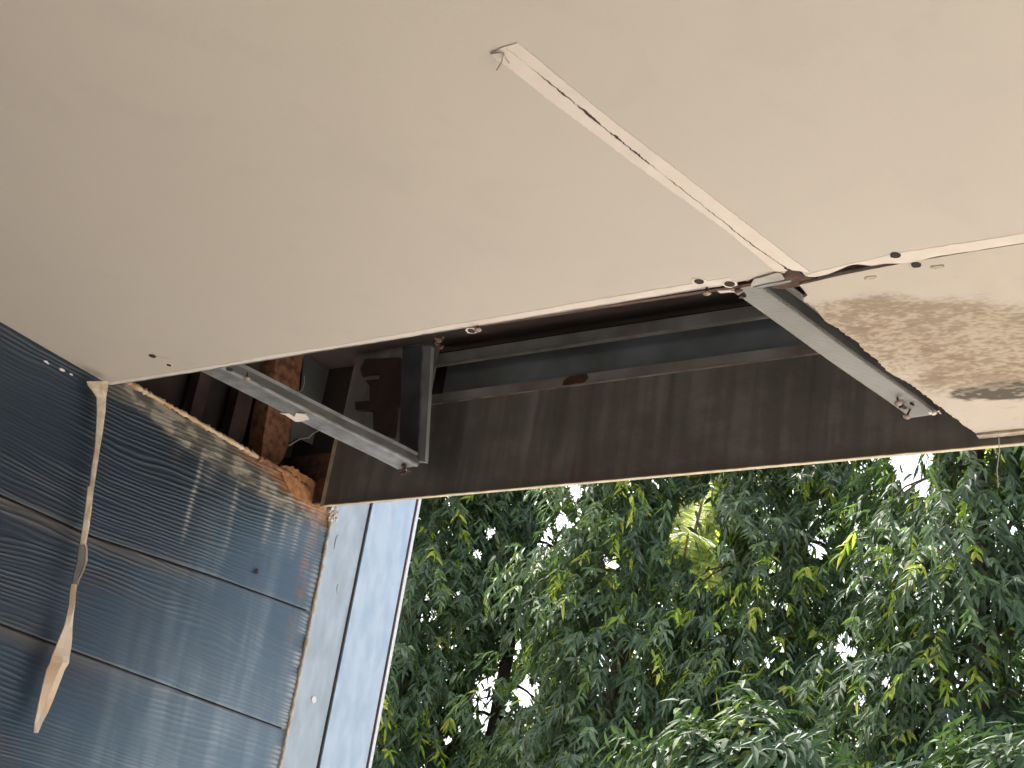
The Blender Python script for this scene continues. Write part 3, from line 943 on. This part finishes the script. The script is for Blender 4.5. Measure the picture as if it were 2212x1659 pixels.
screw((on_z(*Z3(455, 380))[0], YE + .006, ZC - .003), (0.1, .1, -1), 'pale screw head poking below the broken board edge, mid hole')
screw((on_z(*Z3(1605, 185))[0], YE + .006, ZC - .004), (.0, .15, -1), 'rusty screw hanging under the red channel left of the ribbed batten', .02)
screw(np.array(on_z(*Z2(905, 212), ZC + .004)), (.05, .1, -1), 'small screw head at the near end of the left batten', .01)
for k, px in enumerate([(1388, 1215), (1448, 1290)]):
    c_ = np.array(on_z(*Z4(*px), ZC + .002))
    q = screw(c_ - [0, 0, .004 * k], (.3 * (1 - 2 * k), -.25, -1), ('first bent rusty screw near the outer end of the ribbed batten' if k == 0 else 'pale-headed screw at the very end of the ribbed batten'), .02)
c = np.array(on_z(*Z4(1420, 1240), ZC + .006))
lump(c, .007, 6, 5, M_rust_dark, 'rusty_bit', b2)
c = np.array(on_z(*Z4(1640, 1280), ZC + .006))
lump(c, .006, 4, 8, M_band, 'paint_bit', b2)

# vertical hanger stud at the end of batten 1
bx = on_y(*Z2(1960, 740), 2.43)[0]
yb0 = 2.43
hs = thing('hanger_stud', (bx, yb0, ZC), 'vertical steel hanger stud holding the outer end of the left batten', 'stud')
def stud_quad(nm, pxs, Y_, dy, m_):
    return mesh_obj(nm, *prism([on_y(*Z2(*p), Y_) for p in pxs], (0, dy, 0)), m_, hs)
M_sd = mat('stud_shaded', (.085, .10, .12), .7, (.06, .065, .07), 12)  # shade inside the open channel, painted as a darker steel
stud_quad('web', [(1872, 20), (2000, 20), (1975, 720), (1850, 660)], yb0 + .012, .002, M_sd)
stud_quad('flange', [(2003, 20), (2052, 20), (2012, 742), (1975, 730)], yb0, .012, mat('stud_flange', (.30, .32, .33), .6, (.2, .2, .2), 10))
stud_quad('front_lip', [(1992, 20), (2003, 20), (1976, 742), (1966, 735)], yb0 - .001, .012, M_galv)

# rusted bracket plate in front of the tall left part of the fascia
pl = [on_y(*Z2(*p), YF - .012) for p in [(1620, 205), (1608, 160), (1640, 100), (1860, 90), (1862, 385), (1832, 400), (1830, 450), (1812, 585), (1745, 580), (1690, 560), (1688, 420), (1580, 415), (1575, 368), (1668, 360), (1668, 265), (1640, 235), (1725, 225), (1732, 190), (1650, 195)]]
br = mesh_obj('steel_bracket', *prism(pl, (0, .010, 0)), M_rust_dark)
tag(br, 'dark rusted notched steel bracket fixed to the fascia back, left of the hanger stud', 'bracket')
# short cleat behind: its pale lower flange
# rusty column and dark timbers over the wall line
XB = XW - .075
pl = [on_x(*Z2(*p), XB) for p in [(1085, 60), (1262, 60), (1235, 200), (1228, 330), (1180, 520), (1160, 640), (1130, 720), (1080, 780), (985, 780), (1010, 560), (1040, 380), (1075, 200)]]
rp = mesh_obj('rusty_column', *prism(pl, (-.05, 0, 0)), M_rust)
tag(rp, 'flaking orange-rust steel column standing in the left end of the ceiling void', 'steel column')
pl = [on_x(*Z2(*p), XB - .012) for p in [(1262, 60), (1600, 60), (1545, 200), (1500, 420), (1450, 660), (1330, 640), (1225, 590), (1170, 620), (1190, 480), (1240, 300)]]
fs = mesh_obj('flashing_sheet', *prism(pl, (-.004, 0, 0)), M_grey)
tag(fs, 'dark grey flashing sheet between the rusty column and the fascia', 'flashing')
# framing behind the wall top: back plate, uprights and bottom rail
fr = thing('wall_frame', (XB - .06, 2.2, ZC), 'dark brown timber frame behind the top of the blue wall inside the void', 'wall frame')
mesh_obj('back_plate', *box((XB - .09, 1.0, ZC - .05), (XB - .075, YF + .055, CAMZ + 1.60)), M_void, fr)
mesh_obj('bottom_rail', *box((XB - .06, 1.7, ZC - .03), (XW - .032, YF + .03, ZC + .040)), M_rust_dark, fr)
for p in [(830, 930), (560, 640)]:
    a = on_x(*Z2(p[0], 400), XB - .03)[1]; b = on_x(*Z2(p[1], 400), XB - .03)[1]
    mesh_obj('upright', *box((XB - .06, min(a, b), ZC + .041), (XB - .03, max(a, b), CAMZ + 1.60)), M_rust_dark, fr)
mesh_obj('end_plate', *box((XB - .06, YF + .01, CAMZ + 1.194), (xl_f + .002, YF + .02, ZC + .13)), M_redrust, fr)
# torn lining triangle
pl = [on_x(*Z2(*p), XB + .002) for p in [(1150, 650), (1180, 610), (1265, 640), (1270, 690), (1160, 740), (1130, 700)]]
# curved pale wires
def wire(pts, X, label, r=.0012):
    P = [on_x(*Z2(*p), X) for p in pts]
    w_ = mesh_obj('loose_wire', *tube(P, r, 6), M_wire, smooth=True)
    return tag(w_, label, 'wire')
wire([(1262, 205), (1262, 250), (1250, 290), (1225, 312), (1190, 310), (1150, 285)], XB + .008, 'thin curved wire hooked over the rusty column')
wire([(1350, 545), (1315, 565), (1290, 590), (1230, 600), (1165, 640)], XB + .012, 'frayed pale wire hanging below the left batten', .0018)

# torn seam corner: bare tape flaps and rusty steel at the junction
jc = thing('torn_joint', on_z(*Z4(620, 420)), 'torn grey tape and rusty steel where the seam meets the hole edge', 'torn joint')
pl = [on_z(*Z4(*p), ZC - .003) for p in [(430, 440), (445, 415), (520, 395), (600, 372), (625, 380), (645, 415), (610, 425), (560, 440), (480, 462), (425, 470)]]
mesh_obj('grey_tape_flap', *prism(pl, (0, 0, .0012)), mat('grey_flap', (.45, .44, .41), .8, (.33, .32, .3), 40), jc)
pl = [on_z(*Z4(*p), ZC - .0045) for p in [(440, 468), (560, 440), (690, 420), (688, 432), (600, 452), (470, 476)]]
mesh_obj('grey_tape_flap', *prism(pl, (0, 0, .001)), M_galv, jc)
pl = [on_z(*Z4(*p), ZC + .004) for p in [(600, 372), (640, 350), (700, 345), (800, 405), (860, 410), (900, 425), (700, 470), (640, 480), (560, 470)]]
mesh_obj('rusty_plate', *prism(pl, (0, 0, .003)), M_redrust, jc)
pl = [on_z(*Z4(*p), ZC - .003) for p in [(205, 492), (290, 486), (330, 500), (280, 500), (225, 506)]]
mesh_obj('paint_flap', *prism(pl, (0, 0, .001)), M_band, jc)
c = np.array(on_z(*Z4(350, 485), ZC - .002))
lump(c, .007, 6, 31, M_redrust, 'rusty_bit', jc)
c = np.array(on_z(*Z3(165, 390), ZC - .002))
l_ = lump(c, .007, 9, 33, M_redrust, 'rusty_chip', None)
l_['label'] = 'small rusty broken chip on the board edge above the hanger stud'; l_['category'] = 'debris'

# ------------------------------------------------------------------ peeling sealant strip hanging in front of the wall
hsx = XW + .035
root = thing('hanging_strip', (hsx, 1.88, ZC), 'long peeled sealant strip hanging from the ceiling corner in front of the blue wall', 'sealant strip')


def ribbon(rows, X, name, mt_, th=.0022, xo=0, curl=0):
    """rows: (left px, right px, y px) in enlargement 5 coordinates"""
    V = []
    n = len(rows)
    for i, (l, r, y) in enumerate(rows):
        a = np.array(on_x(*l, X)); b = np.array(on_x(*r, X))
        mid = (a + b) / 2 + [curl * math.sin(i * .9), 0, 0]
        V += [tuple(a), tuple(mid + [.003, 0, 0]), tuple(b), tuple(b - [th, 0, 0]), tuple(mid + [.003 - th, 0, 0]), tuple(a - [th, 0, 0])]
    F = []
    for i in range(n - 1):
        for k in range(6):
            F.append((i * 6 + k, i * 6 + (k + 1) % 6, (i + 1) * 6 + (k + 1) % 6, (i + 1) * 6 + k))
    F += [tuple(range(6)), tuple((n - 1) * 6 + k for k in range(6))[::-1]]
    return mesh_obj(name, V, F, mt_, root, smooth=False)


def R1(pts): return [(Z1(a, y), Z1(b, y), y) for a, b, y in pts]
def R5(pts): return [(Z5(a, y), Z5(b, y), y) for a, b, y in pts]
ribbon(R1([(690, 858, 608), (700, 856, 640), (735, 850, 680), (768, 842, 735), (772, 835, 850), (765, 815, 1000), (752, 790, 1150), (728, 768, 1300), (712, 745, 1450), (685, 715, 1640)]), hsx - .004, 'upper_strip', M_sealant, curl=.001)
ribbon([(Z1(685, 1640), Z1(715, 1640), 0)] + R5([(452, 482, 20), (440, 470, 130), (425, 458, 230), (412, 440, 322)]), hsx - .004, 'upper_strip', M_sealant)
ribbon(R5([(410, 428, 318), (403, 447, 345), (398, 446, 400), (385, 430, 450), (376, 405, 500), (370, 395, 525)]), hsx, 'twisted_part', M_strip_dark)
ribbon(R5([(436, 444, 318), (441, 449, 345), (440, 448, 400), (424, 432, 450), (399, 407, 500), (393, 399, 525)]), hsx + .003, 'pale_rim', M_sealant)
ribbon(R5([(370, 396, 520), (362, 390, 560), (358, 384, 620), (345, 377, 680), (330, 372, 740), (305, 370, 800), (285, 365, 850), (268, 357, 890), (258, 354, 925), (240, 332, 960), (222, 305, 1030), (203, 275, 1110), (190, 245, 1180), (178, 218, 1230), (175, 196, 1283)]), hsx, 'lower_strip', M_strip, curl=.006)

# ------------------------------------------------------------------ unseen porch walls, added to block and bounce light
hw = thing('unseen_porch_wall', (0, -4, 0), 'unseen plastered porch walls added behind and beside the viewer to shape the light', 'wall')
mesh_obj('unseen_back_panel', *box((-2.6, -4.2, 0), (4.6, -4.0, 2.795)), M_inner, hw)
mesh_obj('unseen_side_panel', *box((4.4, -3.998, 0), (4.6, 1.9, 2.795)), M_inner, hw)

# ------------------------------------------------------------------ foliage
def leaves(P, D, N, Ln, Wd, curl, col, k=3):
    """P base, D direction (unit), N normal (unit), arrays (n,3); lens-shaped folded leaf, 3 segments"""
    n = len(P)
    S = np.cross(D, N)
    S /= np.linalg.norm(S, axis=1)[:, None]
    ts = [0, .3, .65, 1.0]
    ws = [.12, 1.0, .78, .03]
    V = np.zeros((n, 12, 3))
    for i, (t, wv_) in enumerate(zip(ts, ws)):
        c = P + D * (Ln * t)[:, None] - N * 0 + np.array([0, 0, -1.0]) * (curl * Ln * t * t)[:, None]
        wd = (Wd * .5 * wv_)[:, None]
        fold = N * wd * .45
        V[:, i * 3 + 0] = c + S * wd + fold
        V[:, i * 3 + 1] = c
        V[:, i * 3 + 2] = c - S * wd + fold
    f = []
    for i in range(3):
        a = i * 3
        f += [(a, a + 3, a + 4, a + 1), (a + 1, a + 4, a + 5, a + 2)]
    f = np.array(f)
    F = (np.arange(n)[:, None, None] * 12 + f[None]).reshape(-1, 4)
    C = np.repeat(col[:, None, :], 12, 1).reshape(-1, 3)
    return V.reshape(-1, 3), F, C


GAPS = []        # openings in the crowns: (centre, radius) as tunnels through the row


def gap(px, rpx, Yc=11.5):
    c = np.array(on_y(*px, Yc)); r = rpx / FPX * np.linalg.norm(c - [0, 0, CAMZ])
    d = c - np.array([0, 0, CAMZ])
    GAPS.append((c, d / np.linalg.norm(d), r))


for px, r in [((1952, 1000), 50), ((1530, 1240), 26), ((1500, 1150), 42), ((1545, 1060), 24), ((1215, 1125), 22), ((1240, 1065), 20), ((1180, 1165), 16), ((1320, 1220), 14), ((1095, 1440), 24), ((1055, 1540), 34), ((1045, 1480), 20), ((1130, 1500), 20),
              ((1768, 1188), 18), ((1822, 1400), 24), ((1660, 1430), 12), ((1690, 1400), 10), ((1620, 1560), 16), ((1850, 1140), 10),
              ((1975, 1280), 8), ((1035, 1200), 12), ((1060, 1150), 12), ((920, 1290), 9), ((905, 1330), 9), ((1115, 1395), 14), ((1915, 1470), 10), ((1650, 1545), 12), ((1710, 1380), 8), ((1495, 1385), 7), ((1590, 1430), 7)]:
    gap(px, r)


gr_ = np.random.default_rng(17)
for k in range(34):
    gap((gr_.normal(1065, 42), gr_.normal(1475, 62)), gr_.uniform(5, 10))
for k in range(14):
    gap((gr_.normal(1205, 30), gr_.normal(1130, 40)), gr_.uniform(5, 9))
for k in range(60):
    gap((gr_.uniform(880, 2212), gr_.uniform(1060, 1560)), gr_.uniform(3, 6.5))
for px, r in [((1975, 985), 24), ((1952, 1030), 16), ((1515, 1195), 30), ((1525, 1110), 26), ((1540, 1245), 20), ((1505, 1160), 34)]:
    gap(px, r)


def keep(P, slack):
    m_ = np.ones(len(P), bool)
    for c, d, r in GAPS:
        q = P - c
        q = q - (q @ d)[:, None] * d
        wob = .45 + 1.0 * vnoise(q[:, 0] / r * 1.7 + 9, q[:, 2] / r * 1.3 + c[0] * 31, 3)
        m_ &= np.linalg.norm(q * [1.15, 1.15, .85], axis=1) > r * slack * wob
    return m_


def crown_leaves(base, H0, H1, R0, n_shoot, seed, leafL=.118, leafW=.030, shape='column', per=9):
    r = np.random.default_rng(seed)
    t = r.uniform(0, 1, n_shoot)
    z = H0 + (H1 - H0) * t
    prof = R0 * np.clip(1.08 - .62 * t ** 3.0, .1, 1.05) if shape == 'column' else R0 * np.sqrt(np.clip(1 - (2 * t - 1) ** 2, 0, 1))
    a = r.uniform(0, 2 * math.pi, n_shoot)
    lumpy = .78 + .30 * np.sin(a * 3 + z * 2.1 + seed) * np.sin(z * 3.3 + seed * 1.7) + .1 * r.normal(0, 1, n_shoot)
    rad = prof * lumpy * np.sqrt(r.uniform(.12, 1, n_shoot))
    P0 = np.stack([base[0] + rad * np.cos(a), base[1] + rad * np.sin(a), z], 1)
    out = np.stack([np.cos(a), np.sin(a), np.zeros(n_shoot)], 1)
    # shoot: hangs outwards and down
    dr = out * r.uniform(.3, 1.1, n_shoot)[:, None] + np.array([0, 0, -1.0]) * r.uniform(.1, .9, n_shoot)[:, None] + r.normal(0, .35, (n_shoot, 3))
    dr /= np.linalg.norm(dr, axis=1)[:, None]
    young = r.uniform(0, 1, n_shoot) < .08
    tone = r.uniform(0, 1, n_shoot)
    PP, DD, NN, LL, WW, CC = [], [], [], [], [], []
    slen = r.uniform(.08, .24, n_shoot)
    for j in range(per):
        s_ = (j + .5) / per
        p = P0 + dr * (slen * s_)[:, None] + np.array([0, 0, -1.0]) * (.10 * s_ * s_)
        side = (1 if j % 2 else -1)
        lat = np.cross(dr, [0, 0, 1.0]) + 1e-6
        lat /= np.linalg.norm(lat, axis=1)[:, None]
        d = lat * side * r.uniform(.3, 1.1, n_shoot)[:, None] + dr * .45 + out * .2 + np.array([0, 0, -.50]) + r.normal(0, .32, (n_shoot, 3))
        d /= np.linalg.norm(d, axis=1)[:, None]
        nn = out * .9 + np.array([0, 0, .55]) + r.normal(0, .38, (n_shoot, 3))
        nn -= (nn * d).sum(1)[:, None] * d
        nn /= np.linalg.norm(nn, axis=1)[:, None]
        PP.append(p); DD.append(d); NN.append(nn)
        LL.append(leafL * r.uniform(.65, 1.15, n_shoot)); WW.append(leafW * r.uniform(.75, 1.2, n_shoot))
        g = r.uniform(.75, 1.25, n_shoot)[:, None]
        c = np.where(tone[:, None] < .6, np.array([[.062, .100, .060]]), np.where(tone[:, None] < .86, np.array([[.090, .142, .078]]), np.array([[.125, .190, .080]]))) * g
        yc = np.where(r.uniform(0, 1, n_shoot)[:, None] < .55, np.array([[.24, .35, .04]]), np.array([[.40, .42, .08]])) * g
        c = np.where(young[:, None], yc, c)
        CC.append(c)
    PP, DD, NN = map(np.concatenate, (PP, DD, NN)); LL = np.concatenate(LL); WW = np.concatenate(WW); CC = np.concatenate(CC)
    k = keep(PP + DD * (LL * .5)[:, None], 1.25)
    k |= (r.uniform(0, 1, len(k)) < .04)
    return leaves(PP[k], DD[k], NN[k], LL[k], WW[k], r.uniform(.1, .45, k.sum()), CC[k])


def trunk_mesh(x, y, h, r0, seed, lean=(0, 0)):
    rr = np.random.default_rng(seed)
    P, R = [], []
    for i in range(14):
        t = i / 13
        P.append((x + lean[0] * t + .05 * math.sin(t * 6 + seed), y + lean[1] * t + .04 * math.cos(t * 5 + seed), h * t))
        R.append(r0 * (1 - .75 * t) * (1 + (.4 if i == 0 else 0)))
    return tube(P, R, 10), P


def limbs_mesh(P, h0, h1, reach, n, seed, r0=.022):
    rr = np.random.default_rng(seed + 99)
    parts = []
    Pn = np.array(P)
    for k in range(n):
        z = rr.uniform(h0, h1)
        b = np.array([np.interp(z, Pn[:, 2], Pn[:, 0]), np.interp(z, Pn[:, 2], Pn[:, 1]), z])
        a = rr.uniform(0, 6.283)
        L_ = reach * rr.uniform(.6, 1) * (1.05 - .6 * (z - h0) / (h1 - h0))
        o_ = np.array([math.cos(a), math.sin(a), 0])
        q = [b + o_ * L_ * s + np.array([0, 0, .35 * L_ * s - .75 * L_ * s * s]) + rr.normal(0, .012, 3) for s in np.linspace(0, 1, 7)]
        parts.append(tube(q, [r0 * (1 - .85 * s) for s in np.linspace(0, 1, 7)], 5))
        for j in range(2):
            i0 = rr.integers(2, 5)
            a2 = a + rr.uniform(-1, 1)
            o2 = np.array([math.cos(a2), math.sin(a2), -.5])
            parts.append(tube([q[i0], q[i0] + o2 * L_ * .25, q[i0] + o2 * L_ * .45 + [0, 0, -.08]], [r0 * .4, r0 * .28, r0 * .08], 4))
    return join(parts)


TREES = [  # centre px of the crown at the row, row depth, radius, height, base of crown
    ((905, 1350), 11.6, 1.22, 9.0, 51, 'dark green drooping tree next to the pale corner trim'),
    ((1110, 1350), 12.3, 1.28, 8.6, 52, 'drooping tree with large sky gaps low down, second from the corner trim'),
    ((1345, 1350), 11.2, 1.2, 8.8, 53, 'drooping dark tree just left of the yellow palm frond'),
    ((1700, 1350), 11.5, 1.36, 8.0, 54, 'rounded drooping tree between the palm frond and the bright sky gap'),
    ((2110, 1350), 10.9, 1.25, 8.4, 55, 'drooping tree with yellow young leaves at the right edge of the photo'),
    ((2420, 1350), 11.6, 1.15, 8.6, 56, 'drooping tree mostly outside the right edge behind its neighbour'),
    ((660, 1350), 12.4, 1.15, 8.8, 57, 'drooping tree hidden behind the pale corner trim'),
]
for i, (px, Yt, R_, H_, sd_, lab) in enumerate(TREES):
    c = on_y(*px, Yt)
    t_ = thing('mast_tree', (c[0], Yt, 0), lab, 'tree', 'drooping trees in a row beyond the fascia')
    (tv, tf), Pt = trunk_mesh(c[0], Yt, H_ - .4, .13, sd_)
    mesh_obj('trunk', *join([(tv, tf), limbs_mesh(Pt, 2.2, H_ - .6, R_ * 1.0, 46, sd_)]), M_bark, t_, smooth=True)
    ns = 4700 if i < 5 else 1800
    V, F, C = crown_leaves((c[0], Yt), 2.2, H_, R_, ns, sd_)
    np_mesh('crown', V, F, M_leaf, t_, C)


# nearer broad-leaved shrubs along the bottom of the view
def broad(px, Y_, R_, Hc, n, seed, label, L_=.21, W_=.075):
    c = on_y(*px, Y_)
    t_ = thing('broadleaf_tree', (c[0], Y_, 0), label, 'tree', 'broad-leaved trees in front of the row')
    (tv, tf), Pt = trunk_mesh(c[0], Y_, Hc - .1, .07, seed)
    mesh_obj('trunk', *join([(tv, tf), limbs_mesh(Pt, Hc * .4, Hc - .2, R_ * .9, 26, seed, .014)]), M_bark, t_, smooth=True)
    r = np.random.default_rng(seed)
    PP, DD, NN, LL, WW, CC = [], [], [], [], [], []
    for k in range(n):
        u = r.normal(0, 1, 3); u /= np.linalg.norm(u)
        u[2] = abs(u[2]) if r.uniform() < .75 else u[2]
        rad = R_ * (r.uniform(.2, 1) ** .5) * (.72 + .42 * math.sin(5 * u[0] + seed) * math.cos(4 * u[1]))
        p0 = np.array([c[0], Y_, Hc]) + u * rad * [1, 1, .8]
        ax = u + r.normal(0, .35, 3) + [0, 0, .25]; ax /= np.linalg.norm(ax)
        g0 = r.uniform()
        m0 = 9
        for j in range(m0):
            a = j * 2.4 + r.uniform(-.3, .3)
            s1 = np.cross(ax, [0, 0, 1.0]); s1 /= np.linalg.norm(s1); s2 = np.cross(ax, s1)
            rd = math.cos(a) * s1 + math.sin(a) * s2
            d = rd * .9 + ax * (.15 + .6 * j / m0) + np.array([0, 0, -.75 + .3 * j / m0]); d /= np.linalg.norm(d)
            nn = ax + [0, 0, .5] + r.normal(0, .2, 3); nn -= nn @ d * d; nn /= np.linalg.norm(nn)
            PP.append(p0 + ax * (.22 * j / m0)); DD.append(d); NN.append(nn)
            LL.append(L_ * r.uniform(.7, 1.1) * (1 - .35 * j / m0)); WW.append(W_ * r.uniform(.8, 1.15) * (1 - .3 * j / m0))
            cc = np.array([.044, .078, .042]) if g0 < .6 else np.array([.078, .125, .058])
            if g0 > .97: cc = np.array([.14, .19, .04])
            CC.append(cc * r.uniform(.8, 1.25))
    V, F, C = leaves(np.array(PP), np.array(DD), np.array(NN), np.array(LL), np.array(WW), r.uniform(.05, .35, len(PP)), np.array(CC))
    np_mesh('crown', V, F, M_broad, t_, C)


broad((1620, 1710), 8.6, .70, on_y(1620, 1710, 8.6)[2], 230, 71, 'bright broad-leaved tree at the bottom centre of the view', .20, .055)
broad((1900, 1830), 8.3, .55, on_y(1900, 1830, 8.3)[2], 130, 72, 'broad-leaved tree right of the bright bottom-centre one', .2, .05)
broad((2190, 1770), 8.0, .58, on_y(2190, 1770, 8.0)[2], 150, 73, 'broad-leaved tree in the bottom right corner', .2, .055)


# coconut palms behind the row
def palm(px, Y_, fronds, seed, label, loc_h=None):
    c = on_y(*px, Y_)
    t_ = thing('coconut_palm', (c[0], Y_, 0), label, 'palm tree', 'palms behind the drooping trees')
    (tv, tf), Pt = trunk_mesh(c[0], Y_, c[2], .12, seed)
    mesh_obj('trunk', tv, tf, M_bark, t_, smooth=True)
    r = np.random.default_rng(seed)
    top_ = np.array(Pt[-1])
    for (az, el, L_) in fronds:
        az_, el_ = math.radians(az), math.radians(el)
        o_ = np.array([math.cos(az_), math.sin(az_), 0])
        n = 34
        pts = []
        for i in range(n + 1):
            s = i / n
            pts.append(top_ + o_ * L_ * s * math.cos(el_) * (1 - .1 * s) + np.array([0, 0, 1]) * (L_ * s * math.sin(el_) - .45 * L_ * s * s))
        fr_ = mesh_obj('frond_rib', *tube(pts, [.028 * (1 - .85 * i / n) for i in range(n + 1)], 6), mat('frond_rib', (.22, .15, .06), .6), t_)
        P, D, N, LL, WW, CC = [], [], [], [], [], []
        for i in range(5, n):
            for sgn in (-1, 1):
                for h_ in range(2):
                    p = pts[i] * (1 - .5 * h_) + pts[i + 1] * .5 * h_
                    ax = pts[i + 1] - pts[i]; ax /= np.linalg.norm(ax)
                    lat = np.cross(ax, [0, 0, 1.0]); lat /= np.linalg.norm(lat)
                    d = lat * sgn + ax * .55 + [0, 0, -.35] + r.normal(0, .06, 3); d /= np.linalg.norm(d)
                    nn = np.cross(ax, lat) * -1 + r.normal(0, .15, 3); nn -= nn @ d * d; nn /= np.linalg.norm(nn)
                    if nn[2] < 0: nn = -nn
                    P.append(p); D.append(d); N.append(nn)
                    LL.append(.75 * math.sin(math.pi * (.15 + .8 * i / n)) * r.uniform(.85, 1.1)); WW.append(.055)
                    CC.append(np.array([.52, .52, .34] if r.uniform() < .7 else [.24, .30, .09]) * r.uniform(.8, 1.2))
        V, F, C = leaves(np.array(P), np.array(D), np.array(N), np.array(LL), np.array(WW), r.uniform(.05, .3, len(P)), np.array(CC))
        np_mesh('leaflets', V, F, M_palm, fr_ if False else t_, C)


palm((1470, 1330), 14.5, [(20, 78, 2.6), (75, 60, 2.6), (140, 62, 2.6), (-20, 45, 2.4), (200, 40, 2.5), (250, 70, 2.4), (300, 40, 2.3), (110, 20, 2.2), (40, 82, 3.6), (100, 76, 3.3), (330, 80, 3.2), (180, 74, 3.0)], 81, 'yellowing coconut palm showing between two drooping trees')
palm((1330, 1760), 13.6, [(15, 62, 2.2), (80, 55, 2.2), (160, 58, 2.2), (-60, 42, 2.2), (220, 42, 2.2), (270, 66, 2.2)], 82, 'lower pale palm peeking at the bottom left of the broad-leaved tree')
